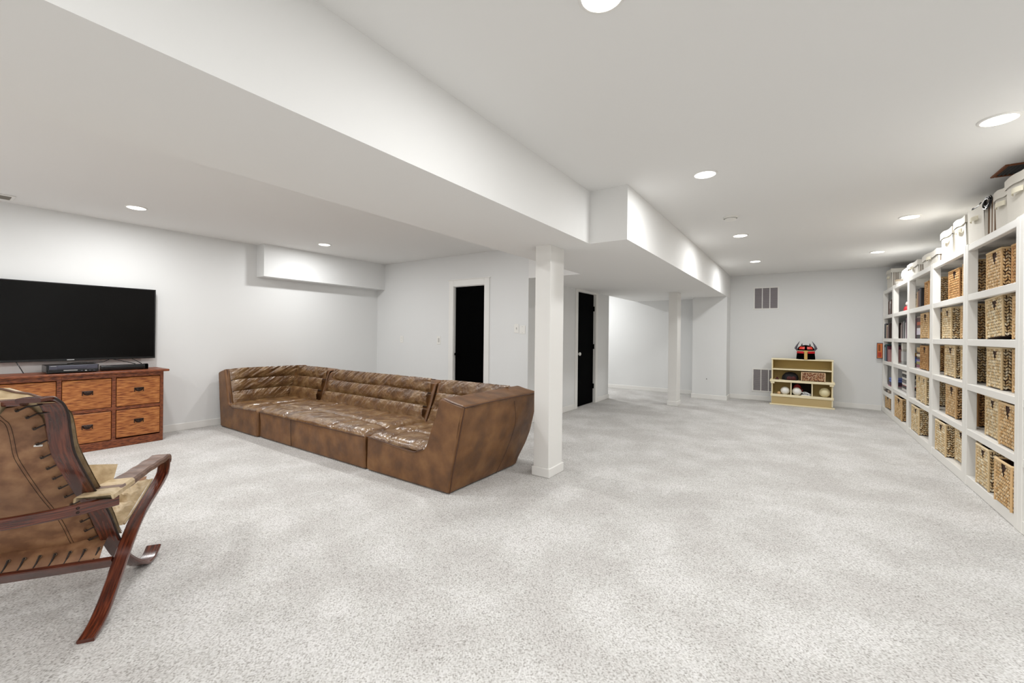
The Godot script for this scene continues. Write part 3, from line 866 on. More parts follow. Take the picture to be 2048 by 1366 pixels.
func chair() -> void:
	var t := thing("lounge_chair", "bentwood lounge chair seen from behind with laced brown leather back and tan cushions", "lounge chair", CO)
	var up := [Vector2(-0.235, 1.004), Vector2(-0.16, 1.0), Vector2(-0.11, 0.972), Vector2(-0.078, 0.925), Vector2(-0.064, 0.86), Vector2(-0.04, 0.78), Vector2(0.003, 0.715), Vector2(0.058, 0.643), Vector2(0.125, 0.56), Vector2(0.205, 0.468), Vector2(0.262, 0.388), Vector2(0.321, 0.29), Vector2(0.39, 0.20), Vector2(0.455, 0.125), Vector2(0.52, 0.062), Vector2(0.58, 0.022), Vector2(0.63, 0.011), Vector2(0.69, 0.022), Vector2(0.735, 0.042)]
	var lg := [Vector2(-0.012, 0.008), Vector2(0.05, 0.021), Vector2(0.103, 0.046), Vector2(0.15, 0.079), Vector2(0.21, 0.132), Vector2(0.28, 0.197), Vector2(0.36, 0.265), Vector2(0.44, 0.318), Vector2(0.54, 0.357), Vector2(0.66, 0.395), Vector2(0.735, 0.424), Vector2(0.768, 0.455), Vector2(0.780, 0.515)]
	var W := -0.668
	for side in 2:
		var w0: float = -0.034 if side == 0 else W + 0.034
		var dr := [0.0, 0.034 if side == 0 else -0.034, 0.40, 0.60]
		obj("back_frame", strip(up, w0, 0.066, 0.016, dr), M.bent_wood, t, true)
		var w1: float = 0.029 if side == 0 else W - 0.029
		obj("leg", strip(lg, w1, 0.056, 0.018), M.bent_wood, t, true)
		# arm: curls over the front, runs back to the cross bar
		var wa: float = 0.018 if side == 0 else W - 0.018
		var ar := obj("armrest", strip([Vector2(0.802, 0.488), Vector2(0.806, 0.515), Vector2(0.785, 0.533), Vector2(0.73, 0.532), Vector2(0.55, 0.531), Vector2(0.35, 0.538), Vector2(0.20, 0.545), Vector2(0.085, 0.549)], wa, 0.072, 0.014), M.bent_wood, t, true)
		var b := MB.new()
		var C := []; var X := []; var Y := []
		for k in 30:
			var u := k / 29.0
			var s := lerpf(0.79, 0.15, u)
			var y := 0.541 + 0.013 * u + 0.003 * sin(u * 30.0) * (1.0 - u) + 0.006 * smoothstep(0.8, 1.0, u) - 0.012 * smoothstep(0.06, 0.0, u)
			C.append(cp(s, y, wa + (0.004 if side == 0 else -0.004) * u)); X.append(CW * lerpf(0.96, 1.22, smoothstep(0.5, 1.0, u))); Y.append(Vector3.UP)
		sweep(b, C, X, Y, [Vector2(-0.044, -0.022), Vector2(-0.040, -0.022), Vector2(-0.036, -0.003), Vector2(0.036, -0.003), Vector2(0.040, -0.022), Vector2(0.044, -0.022), Vector2(0.043, -0.004), Vector2(0.036, 0.004), Vector2(-0.036, 0.004), Vector2(-0.043, -0.004)], false)
		obj("arm_pad", b, M.arm_leather if side == 1 else M.arm_leather, ar, true)
		b = MB.new()
		C = []; X = []; Y = []
		for k in 8:
			var u := k / 7.0
			C.append(cp(lerpf(0.30, 0.065, u), lerpf(0.552, 0.560, u), wa)); X.append(CW * lerpf(1.12, 1.42, u)); Y.append(Vector3.UP)
		sweep(b, C, X, Y, [Vector2(-0.046, -0.020), Vector2(-0.042, -0.020), Vector2(-0.038, -0.002), Vector2(0.038, -0.002), Vector2(0.042, -0.020), Vector2(0.046, -0.020), Vector2(0.045, -0.003), Vector2(0.037, 0.006), Vector2(-0.037, 0.006), Vector2(-0.045, -0.003)])
		obj("pad_end", b, M.tan_leather, ar, true)
	# bowed cross bar behind the back, level with the arms
	var b := MB.new()
	var C := []; var X := []; var Y := []
	for k in 25:
		var u := lerpf(0.075, W - 0.075, k / 24.0)
		var q := (u - W / 2) / (0.40)
		var s := 0.13 - 0.15 * (1.0 - pow(absf(q), 2.2))
		C.append(cp(s - 0.012, 0.516, u)); 
		var ds := 0.15 * 2.2 * pow(absf(q), 1.2) * signf(q) / 0.40
		var tg := (CW + CF * ds).normalized()
		X.append(tg.cross(Vector3.UP).normalized()); Y.append(Vector3.UP)
	sweep(b, C, X, Y, rectsec(0.016, 0.046, 0.004))
	var bar := obj("cross_bar", b, M.bent_wood, t, true)
	for k in 2:
		b = MB.new()
		var bp: Vector3 = C[3] - X[3] * 0.0 + Vector3(0, [0.008, -0.010][k], 0)
		for sg in [-1.0, 1.0]: lathe(b, [Vector2(0.0055, 0.0), Vector2(0.0055, 0.009), Vector2(0.003, 0.011), Vector2(0.0004, 0.011)], Transform3D(Basis(Quaternion(Vector3.UP, X[3] * sg)), bp), 12)
		obj("bolt", b, M.cup_iron, bar, true)
	# stretcher between the crossings
	b = MB.new(); C = []; X = []; Y = []
	for w in [0.0, W]:
		C.append(cp(0.285, 0.182, w)); X.append((CF * 0.77 + Vector3.UP * 0.64)); Y.append((Vector3.UP * 0.77 - CF * 0.64))
	sweep(b, C, X, Y, rectsec(0.02, 0.066, 0.004))
	obj("stretcher", b, M.bent_wood, t, true)
	# head rail between the curled tops, with its leather wrap
	b = MB.new(); C = []; X = []; Y = []
	for w in [-0.058, W + 0.058]:
		C.append(cp(-0.205, 0.995, w)); X.append(CF); Y.append(Vector3.UP)
	sweep(b, C, X, Y, rectsec(0.05, 0.02, 0.005))
	obj("head_rail", b, M.bent_wood, t, true)
	b = MB.new(); C = []; X = []; Y = []
	for k in 14:
		var u := k / 13.0
		C.append(cp(-0.21, 0.989, lerpf(-0.105, W + 0.105, u))); X.append(CF); Y.append(Vector3.UP * (0.75 + 0.25 * minf(1.0, minf(u, 1.0 - u) * 13.0 / 1.5)))
	sweep(b, C, X, Y, [Vector2(0.03, 0.016), Vector2(-0.028, 0.016), Vector2(-0.034, 0.008), Vector2(-0.036, -0.05), Vector2(-0.031, -0.05), Vector2(-0.029, 0.004), Vector2(0.03, 0.011)])
	obj("headrest_strap", b, M.tan_leather, t, true)
	# sling: follows the back frame
	var sl := []
	for p in [Vector2(-0.165, 0.978), Vector2(-0.118, 0.962), Vector2(-0.085, 0.938), Vector2(-0.052, 0.912), Vector2(-0.030, 0.86), Vector2(-0.010, 0.79), Vector2(0.025, 0.735), Vector2(0.08, 0.66), Vector2(0.145, 0.575), Vector2(0.225, 0.48), Vector2(0.285, 0.395), Vector2(0.338, 0.305), Vector2(0.372, 0.262)]: sl.append(p)
	var sc := catmull(sl, 5)
	var P := PackedVector3Array()
	var nu := 25
	for k in sc.size():
		for q in nu:
			var u := q / (nu - 1.0)
			var w := lerpf(-0.088, W + 0.088, u)
			var bulge := 0.028 * (1.0 - pow(2.0 * u - 1.0, 4.0)) + 0.018 * sin(clampf(float(k) / sc.size() * 1.15, 0, 1) * PI) * (1.0 - pow(2.0 * u - 1.0, 2.0))
			P.append(cp(sc[k].x - bulge * 0.8, sc[k].y - bulge * 0.5, w))
	b = MB.new()
	b.grid(P, nu, sc.size(), false)
	var P2 := PackedVector3Array()
	for q in P: P2.append(q + (CF * 0.83 + Vector3.UP * 0.55) * 0.004)
	b.grid(P2, nu, sc.size(), true)
	var sling := obj("back_sling", b, M.sling_leather, t, true)
	var N := (CF * -0.83 - Vector3.UP * 0.55).normalized()
	for d in [0.0, 0.010]:
		b = MB.new()
		var ln := []
		for k in range(2, sc.size() - 1):
			var u: float = (0.075 + d) / (absf(W) - 0.176)
			var bulge := 0.028 * (1.0 - pow(2.0 * u - 1.0, 4.0)) + 0.018 * sin(clampf(float(k) / sc.size() * 1.15, 0, 1) * PI) * (1.0 - pow(2.0 * u - 1.0, 2.0))
			ln.append(cp(sc[k].x - bulge * 0.8, sc[k].y - bulge * 0.5, -0.088 - 0.075 - d) + N * 0.0008)
		tube(b, ln, 0.0007, 5)
		obj("stitch_line", b, M.lace_cord, sling, true)
	# lacing: eyelets along both edges, each with its cord to the frame
	var total := 0.0
	var cum := [0.0]
	for k in range(1, sc.size()):
		total += sc[k].distance_to(sc[k - 1]); cum.append(total)
	for side in 2:
		for k in 14:
			var want := 0.035 + (total - 0.07) * k / 13.0
			var a := 1
			while a < sc.size() - 1 and cum[a] < want: a += 1
			var q: Vector2 = sc[a - 1].lerp(sc[a], (want - cum[a - 1]) / (cum[a] - cum[a - 1]))
			var we: float = -0.108 if side == 0 else W + 0.108
			var wf: float = -0.060 if side == 0 else W + 0.060
			var at := cp(q.x - 0.013, q.y - 0.008, we)
			b = MB.new(); eyelet(b, at + N * 0.002, N, 0.0052)
			obj("eyelet", b, M.eyelet_metal, sling, true)
			b = MB.new()
			tube(b, [at - N * 0.004, at + N * 0.006, cp(q.x - 0.022, q.y + 0.004, lerpf(we, wf, 0.6)), cp(q.x - 0.014, q.y + 0.010, wf + (0.02 if side == 0 else -0.02))], 0.0032, 6)
			obj("lace", b, M.lace_cord, sling, true)
	obj("sewn_tag", bc(Vector3.ZERO, Vector3(0.003, 0.007, 0.026), 0.001, Transform3D(Basis(N, CF.cross(CW).normalized() * -1.0, CW), cp(-0.030, 0.805, -0.108))), M.white_plastic, sling, true)
	# rope along the outer edge of the back frames
	for side in 2:
		b = MB.new()
		var ln := []
		for p in catmull(up.slice(1, 13), 5): ln.append(cp(p.x - 0.002, p.y, 0.001 if side == 0 else W - 0.001))
		tube(b, ln, 0.0042, 6)
		obj("edge_cord", b, M.lace_cord, t, true)
	# seat sling and its rear hem, laced to the stretcher
	P = PackedVector3Array(); P2 = PackedVector3Array()
	var ss := catmull([Vector2(0.270, 0.212), Vector2(0.300, 0.250), Vector2(0.345, 0.278), Vector2(0.38, 0.288), Vector2(0.47, 0.315), Vector2(0.60, 0.355), Vector2(0.72, 0.40), Vector2(0.765, 0.425)], 4)
	for k in ss.size():
		for q in 17:
			var u := q / 16.0
			P.append(cp(ss[k].x, ss[k].y - 0.02 * (1.0 - pow(2.0 * u - 1.0, 2.0)) * (1.0 if k > 8 else 0.3), lerpf(-0.045, W + 0.045, u)))
			P2.append(P[P.size() - 1] + Vector3(0, 0.004, 0))
	b = MB.new(); b.grid(P, 17, ss.size(), false); b.grid(P2, 17, ss.size(), true)
	var seat_sl := obj("seat_sling", b, M.sling_leather, t, true)
	var N2 := (CF * -0.75 + Vector3.UP * 0.4).normalized()
	for k in 11:
		var w := -0.055 - k * 0.0503
		var at := cp(0.293, 0.250, w) - CF * 0.003
		b = MB.new(); eyelet(b, at, N2, 0.0056)
		obj("eyelet", b, M.eyelet_metal, seat_sl, true)
		b = MB.new(); tube(b, [at + CF * 0.006, at - CF * 0.004, cp(0.279, 0.222, w - 0.008), cp(0.268, 0.205, w - 0.014)], 0.0034, 6)
		obj("lace", b, M.lace_cord, seat_sl, true)
	# cushions
	var cw := func(sd: float, amp: float) -> Callable:
		return func(u: float, v: float) -> float: return amp * (pow(maxf(ridge(u * 9.0 + sd, v * 4.0, sd), 0.0), 2.0) - 0.5) - amp * 1.4 * exp(-pow((absf(v - 0.5)) / 0.03, 2.0))
	b = MB.new()
	var o := cp(0.385, 0.308, -0.008); var U := CW * (W + 0.016); var V := cp(0.715, 0.425, 0) - cp(0.385, 0.308, 0)
	pad(b, o, U, V, Vector3.UP * 0.95 - CF * 0.27, 0.080, 0.10, 0.30, 60, 50, func(u: float, v: float) -> float: return (cw.call(1.0, 0.024) as Callable).call(u, v) - 0.05 * v)
	pad(b, o, U, V, Vector3.DOWN, 0.008, 0.1, 0.1, 10, 10, flat)
	obj("seat_cushion", b, M.tan_leather, t, true)
	b = MB.new(); tube(b, catmull([o + V * 0.02 + CW * 0.004, o + V * 0.3 + CW * 0.008, o + V * 0.7 + CW * 0.008, o + V * 0.99 + CW * 0.004], 5), 0.005, 6)
	obj("cushion_piping", b, M.tan_leather, t, true)
	b = MB.new()
	P = PackedVector3Array(); P2 = PackedVector3Array()
	for k in sc.size():
		for q in 21:
			var u := q / 20.0
			var e := ease(u, 0.1) * ease(clampf(float(k) / (sc.size() - 1), 0.0, 1.0), 0.1)
			var base := cp(sc[k].x + 0.012, sc[k].y + 0.008, lerpf(-0.008, W + 0.008, u))
			P.append(base - N * (0.006 + 0.075 * e + 0.008 * e * (ridge(u * 5.0, k * 0.35, 2.0) - 0.5)))
			P2.append(base)
	b.grid(P, 21, sc.size(), true); b.grid(P2, 21, sc.size(), false)
	obj("back_cushion", b, M.tan_leather, t, true)
	# head pillow over the top
	b = MB.new()
	P = PackedVector3Array()
	for j in 15:
		for k in 20:
			var w := lerpf(-0.098, W + 0.098, j / 14.0)
			var e := ease(j / 14.0, 0.14)
			var a := TAU * k / 20
			P.append(cp(-0.028 + cos(a) * (0.022 + 0.048 * e), 0.974 + sin(a) * (0.010 + 0.050 * e) + 0.004 * sin(w * 60.0 + a), w))
	b.grid(P, 20, 15, false, true)
	for e in [0, 14]:
		var ring := []
		for k in 20: ring.append(P[e * 20 + k])
		b.face(ring, CW if e == 0 else -CW)
	var hp := obj("head_pillow", b, M.tan_leather, t, true)
	b = MB.new()
	var ln2 := []
	for j in 15: ln2.append(P[j * 20 + 6] + Vector3(0, 0.002, 0))
	tube(b, ln2, 0.0045, 6)
	obj("piping", b, M.arm_leather, hp, true)
	# small pillow lying against the back
	var pl := thing("small_pillow", "small tan pillow lying inside the bentwood lounge chair", "pillow", cp(0.28, 0.53, -0.03))
	b = MB.new()
	var pu := (CF * 0.55 + Vector3.UP * 0.83).normalized()
	var po := cp(0.245, 0.475, -0.01)
	pad(b, po, CW * -0.30, pu * 0.17, (CF * 0.83 - Vector3.UP * 0.55), 0.05, 0.3, 0.3, 24, 20, cw.call(5.0, 0.006))
	pad(b, po, CW * -0.30, pu * 0.17, -(CF * 0.83 - Vector3.UP * 0.55), 0.03, 0.3, 0.3, 24, 20, flat)
	obj("cover", b, M.tan_leather, pl, true)

# ------------------------------------------------------------------ shelving
const LV := [0.087, 0.485, 0.87, 1.25, 1.634, 2.06]     # tops of the boards, from the floor up
const PZ := [-9.545, -8.655, -7.545, -6.37, -5.232, -4.145, -3.06]    # middles of the posts along the wall
const BAY := ["first", "second", "third", "fourth", "fifth"]
const ROW := ["bottom", "fourth", "third", "second", "top"]    # opening counted from the floor up; named from the top

func shelving() -> void:
	var t := thing("shelving_unit", "long white painted open shelving unit with five rows along the wall", "shelving", Vector3(SX, 0, -6.2))
	for k in PZ.size():
		var halves := [-0.061, 0.0005] if k > 0 else [-0.03]
		for h in halves:
			obj("post", bx(Vector3(SX, 0, PZ[k] + h), Vector3(SX + 0.062, 2.06 + (0.006 if k != 2 else 0.004), PZ[k] + h + 0.0605), 0.003), M.shelf_paint, t, true)
		obj("rear_post", bx(Vector3(XR - 0.065, 0, PZ[k] - 0.05), Vector3(XR - 0.005, 2.06, PZ[k] + 0.05), 0.003), M.shelf_paint, t, true)
	for k in PZ.size() - 1:
		var a: float = PZ[k] + (0.061 if k > 0 else 0.031); var e: float = PZ[k + 1] - 0.061
		for l in LV.size():
			var y: float = LV[l]
			var th := 0.055 if l > 0 else 0.085
			obj("shelf_rail", bx(Vector3(SX + 0.002, y - th, a), Vector3(SX + 0.040, y, e), 0.003), M.shelf_paint, t, true)
			if l > 0: obj("rear_rail", bx(Vector3(XR - 0.10, y - 0.085, a), Vector3(XR - 0.065, y - 0.019, e), 0.003), M.shelf_paint, t, true)
			obj("shelf_board", bx(Vector3(SX + 0.040, y - 0.018, a - 0.05), Vector3(XR - 0.005, y - 0.001, e + 0.05), 0.002), M.shelf_paint, t, true)
		for sgn in 2:
			var b := MB.new()
			lathe(b, [Vector2(0.011, 0.0), Vector2(0.011, 0.006), Vector2(0.006, 0.009), Vector2(0.0005, 0.009)], Transform3D(Basis(Vector3.FORWARD, -PI / 2) , Vector3(XR - 0.101, 2.005, a + 0.10 + sgn * 0.62)), 12)
			obj("bolt", b, M.cup_iron, t, true)
	# small extra half shelf at the far end
	obj("half_shelf", bx(Vector3(SX + 0.002, 0.297, PZ[0] + 0.031), Vector3(XR - 0.07, 0.372, PZ[1] - 0.061), 0.003), M.shelf_paint, t, true)
	baskets()
	books()
	bins()

func weave(b: MB, o: Vector3, U: Vector3, V: Vector3, N: Vector3, cols: int, rows: int, cut: bool, pal: Array) -> void:
	# rows of paired slanting strands, like knitting; o lower corner
	var du := U / cols; var dv := V / rows
	for r in rows:
		for c in cols:
			var uc := (c + 0.5) / cols; var vc := (r + 0.5) / rows
			for sd: float in [-1.0, 1.0]:
				if cut and absf(uc + sd * 0.25 / cols - 0.5) < 0.16 * (vc - 0.60) / 0.35 and vc > 0.60 and vc < 0.96: continue
				var mid := o + du * (c + 0.5) + dv * (r + 0.5)
				var p0 := mid + du * (0.50 * sd) + dv * 0.62
				var p1 := mid + du * (0.03 * sd) - dv * 0.55
				var jitter := rng.randf_range(-0.12, 0.12)
				p0 += du * jitter; p1 += du * jitter * 0.5
				var ax := (p1 - p0)
				var side := ax.cross(N).normalized() * du.length() * rng.randf_range(0.23, 0.30)
				var m0 := p0.lerp(p1, 0.5) + N * rng.randf_range(0.006, 0.010)
				var base: Color = pal[rng.randi() % pal.size()]
				b.tint = base * rng.randf_range(0.8, 1.12)
				var q := b.v.size()
				b.add(p0 + N * 0.001, (N - ax.normalized() * 0.7).normalized())
				b.add(p1 + N * 0.001, (N + ax.normalized() * 0.7).normalized())
				b.add(p0.lerp(p1, 0.5) + side, (N * 0.4 + side.normalized()).normalized())
				b.add(p0.lerp(p1, 0.5) - side, (N * 0.4 - side.normalized()).normalized())
				b.add(m0, N)
				for tr in [[0, 2, 4], [2, 1, 4], [1, 3, 4], [3, 0, 4]]:
					var A: Vector3 = b.v[q + tr[0]]; var B: Vector3 = b.v[q + tr[1]]; var D: Vector3 = b.v[q + tr[2]]
					if (B - A).cross(D - A).dot(N) > 0.0: b.i.append_array([q + tr[0], q + tr[2], q + tr[1]])
					else: b.i.append_array([q + tr[0], q + tr[1], q + tr[2]])
	b.tint = Color.WHITE

func basket_proto(w: float, h: float, d: float, pal: Array, m: Material, cut := true) -> Node3D:
	# front faces -x, width along z; base at the middle of the front edge
	var t := Node3D.new()
	var b := MB.new()
	var hw := w / 2.0
	var tp := 0.012
	var tk := 0.010
	# inner walls
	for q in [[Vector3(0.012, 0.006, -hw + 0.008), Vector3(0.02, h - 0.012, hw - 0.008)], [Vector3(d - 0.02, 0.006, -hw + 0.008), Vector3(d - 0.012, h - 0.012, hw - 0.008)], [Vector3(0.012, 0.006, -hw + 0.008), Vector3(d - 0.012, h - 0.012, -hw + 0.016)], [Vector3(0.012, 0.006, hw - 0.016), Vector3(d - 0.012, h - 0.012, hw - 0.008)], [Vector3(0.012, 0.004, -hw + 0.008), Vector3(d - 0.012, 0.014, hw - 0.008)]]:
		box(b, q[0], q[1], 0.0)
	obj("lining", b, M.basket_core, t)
	b = MB.new()
	var rows := int(round(h / 0.026)); var cols := int(round(w / 0.031)); var cs := int(round(d / 0.031))
	weave(b, Vector3(0.008, 0.008, hw - 0.008), Vector3(0, 0, -(w - 0.016)), Vector3(0, h - 0.022, 0), Vector3.LEFT, cols, rows, cut, pal)
	weave(b, Vector3(d - 0.008, 0.008, -hw + 0.008), Vector3(0, 0, w - 0.016), Vector3(0, h - 0.022, 0), Vector3.RIGHT, cols, rows, cut, pal)
	weave(b, Vector3(d - 0.008, 0.008, hw - 0.004), Vector3(-(d - 0.016), 0, 0), Vector3(0, h - 0.022, 0), Vector3.BACK, cs, rows, false, pal)
	weave(b, Vector3(0.008, 0.008, -hw + 0.004), Vector3(d - 0.016, 0, 0), Vector3(0, h - 0.022, 0), Vector3.FORWARD, cs, rows, false, pal)
	var o := obj("weave", b, m, t)
	o.set_meta("kind", "stuff")
	# wrapped corners
	for cx in [0.006, d - 0.006]:
		for cz in [-hw + 0.006, hw - 0.006]:
			b = MB.new()
			var pts := []; var rr := []
			for k in 45:
				pts.append(Vector3(cx, 0.004 + (h - 0.014) * k / 44.0, cz)); rr.append(0.009 if k % 2 == 0 else 0.0065)
			b.tint = pal[0]
			tube(b, pts, rr, 7)
			obj("corner", b, m, t)
	# rim
	b = MB.new()
	var ring := []; var rad := []
	var path := [Vector3(0.004, h - 0.010, -hw + 0.006), Vector3(0.004, h - 0.010, hw - 0.006), Vector3(d - 0.004, h - 0.010, hw - 0.006), Vector3(d - 0.004, h - 0.010, -hw + 0.006)]
	for k in 4:
		for s in 22:
			var p: Vector3 = path[k].lerp(path[(k + 1) % 4], s / 22.0)
			ring.append(p + Vector3(0, 0.0, 0)); rad.append(0.0105 if s % 2 == 0 else 0.0085)
	b.tint = pal[1]
	tube(b, ring, rad, 7, true)
	obj("rim", b, m, t)
	return t

func lin(s: String) -> Color: return hx(s).srgb_to_linear()

func baskets() -> void:
	var light := [lin("d3ae7c"), lin("dcbc8e"), lin("c79d68"), lin("e3c9a2")]
	var straw := [lin("dcc194"), lin("e6d0a9"), lin("cfae7d"), lin("ecdcbd")]
	var umber := [lin("b98a57"), lin("c79a63"), lin("a87846"), lin("d0a873")]
	var protos := [basket_proto(0.32, 0.315, 0.34, light, M.basket_weave_honey), basket_proto(0.32, 0.325, 0.34, straw, M.basket_weave_straw), basket_proto(0.31, 0.30, 0.33, umber, M.basket_weave_umber)]
	# row (from the floor), far edge, near edge, front, kind, lean, where
	var L := [
		[4, -5.00, -4.68, 1.252, 0, 0.0, "fifth bay, far one of two"], [4, -4.52, -4.215, 1.256, 2, 0.0, "fifth bay, near one of two"],
		[4, -6.03, -5.68, 1.250, 2, 0.0, "fourth bay, far one of two"], [4, -5.59, -5.30, 1.252, 0, 0.0, "fourth bay, near one of two"],
		[3, -4.95, -4.62, 1.245, 1, 0.07, "fifth bay, tilted"], [3, -4.50, -4.215, 1.256, 0, 0.0, "fifth bay, near one of two"],
		[3, -6.22, -5.90, 1.245, 1, 0.0, "fourth bay, far one of two"], [3, -5.66, -5.34, 1.256, 0, 0.0, "fourth bay, near one of two"],
		[2, -4.93, -4.64, 1.245, 1, 0.0, "fifth bay, far one of two"], [2, -4.48, -4.215, 1.256, 0, 0.0, "fifth bay, near one of two"],
		[2, -6.14, -5.77, 1.248, 1, 0.0, "fourth bay, far one of two"], [2, -5.65, -5.33, 1.256, 1, 0.0, "fourth bay, near one of two"],
		[1, -4.92, -4.65, 1.235, 1, 0.0, "fifth bay, far one of two"], [1, -4.55, -4.28, 1.212, 0, 0.0, "fifth bay, near one of two"],
		[1, -6.00, -5.69, 1.235, 0, 0.0, "fourth bay, far one of two"], [1, -5.62, -5.31, 1.290, 2, 0.0, "fourth bay, near one of two"],
		[0, -4.96, -4.68, 1.195, 1, 0.0, "fifth bay, far one of two"], [0, -4.50, -4.21, 1.178, 0, 0.0, "fifth bay, near one of two"],
		[0, -6.17, -5.81, 1.192, 1, 0.0, "fourth bay, far one of two"], [0, -5.76, -5.46, 1.250, 1, 0.0, "fourth bay, near one of two"],
		[4, -7.02, -6.82, 1.250, 2, 0.0, "third bay, narrow far one"], [4, -6.77, -6.60, 1.250, 0, 0.0, "third bay, narrow near one"],
		[3, -7.20, -6.81, 1.250, 0, 0.0, "third bay beside the book pile"], [2, -7.20, -6.84, 1.250, 2, 0.0, "third bay beside the box pile"],
		[1, -7.17, -6.93, 1.215, 1, 0.05, "third bay, tilted far one"], [1, -6.91, -6.66, 1.205, 1, 0.0, "third bay, near one"],
		[0, -7.33, -6.93, 1.195, 1, 0.0, "third bay"], [0, -8.42, -7.92, 1.190, 0, 0.0, "second bay"], [0, -9.40, -8.98, 1.21, 0, 0.06, "first bay, small and tilted"]]
	var tone := ["honey", "pale", "reddish"]
	for k in L.size():
		var e: Array = L[k]
		var o: Node3D = protos[e[4]].duplicate()
		o.name = numbered("woven_basket")
		add_child(o)
		var w: float = e[2] - e[1]
		o.position = Vector3(e[3], LV[e[0]] + 0.0005, (e[1] + e[2]) / 2)
		o.rotation = Vector3(-e[5], (k % 5 - 2) * 0.006, 0)
		o.scale = Vector3(1, 1, w / [0.32, 0.32, 0.31][e[4]])
		if e[5] > 0.0: o.position.y += sin(e[5]) * w * 0.5
		if k == L.size() - 1: o.scale.x = 0.8; o.scale.y = 0.62
		tag(o, "%s woven basket on the %s shelf, %s" % [tone[e[4]], ROW[e[0]], e[6]], "basket", "woven baskets in the white shelving")
	for p in protos: p.free()

# upright or lying book: cover and pages
func book(lo: Vector3, sz: Vector3, axis: int, col: String, label: String, group: String, lean := 0.0, cat := "book") -> void:
	# axis 2: stands, its thickness along z; axis 1: lies, its thickness along y. The spine faces -x
	var t := thing("book" if cat == "book" else cat.replace(" ", "_"), label, cat, lo + Vector3(0, 0, sz.z / 2), 0.0, group)
	t.rotation.x = lean
	var s := Vector3(sz.x, sz.y, sz.z)
	var b := MB.new()
	var q := 0.0025
	if axis == 2:
		box(b, Vector3(0, 0, -s.z / 2), Vector3(s.x, s.y, -s.z / 2 + q), 0.0005)
		box(b, Vector3(0, 0, s.z / 2 - q), Vector3(s.x, s.y, s.z / 2), 0.0005)
		box(b, Vector3(-0.002, 0, -s.z / 2), Vector3(q, s.y, s.z / 2), 0.001)
	else:
		box(b, Vector3(0, 0, -s.z / 2), Vector3(s.x, q, s.z / 2), 0.0005)
		box(b, Vector3(0, s.y - q, -s.z / 2), Vector3(s.x, s.y, s.z / 2), 0.0005)
		box(b, Vector3(-0.002, 0, -s.z / 2), Vector3(q, s.y, s.z / 2), 0.001)
	obj("cover", b, paint(col, 0.5), t)
	b = MB.new()
	if axis == 2: box(b, Vector3(q, 0.004, -s.z / 2 + q), Vector3(s.x - 0.005, s.y - 0.004, s.z / 2 - q), 0)
	else: box(b, Vector3(q, q, -s.z / 2 + 0.004), Vector3(s.x - 0.005, s.y - q, s.z / 2 - 0.004), 0)
	obj("pages", b, paint("e6dcc6", 0.9), t)

func carton(lo: Vector3, sz: Vector3, col: String, band: String, label: String, group: String, called := "game_box", cat := "box") -> void:
	var t := thing(called, label, cat, lo + Vector3(0, 0, sz.z / 2), 0.0, group)
	obj("tray", bx(Vector3(0.003, 0, -sz.z / 2 + 0.003), Vector3(sz.x - 0.003, sz.y * 0.7, sz.z / 2 - 0.003), 0.001), paint(band, 0.5), t)
	obj("lid", bx(Vector3(0, sz.y * 0.25, -sz.z / 2), Vector3(sz.x, sz.y, sz.z / 2), 0.002), paint(col, 0.5), t)

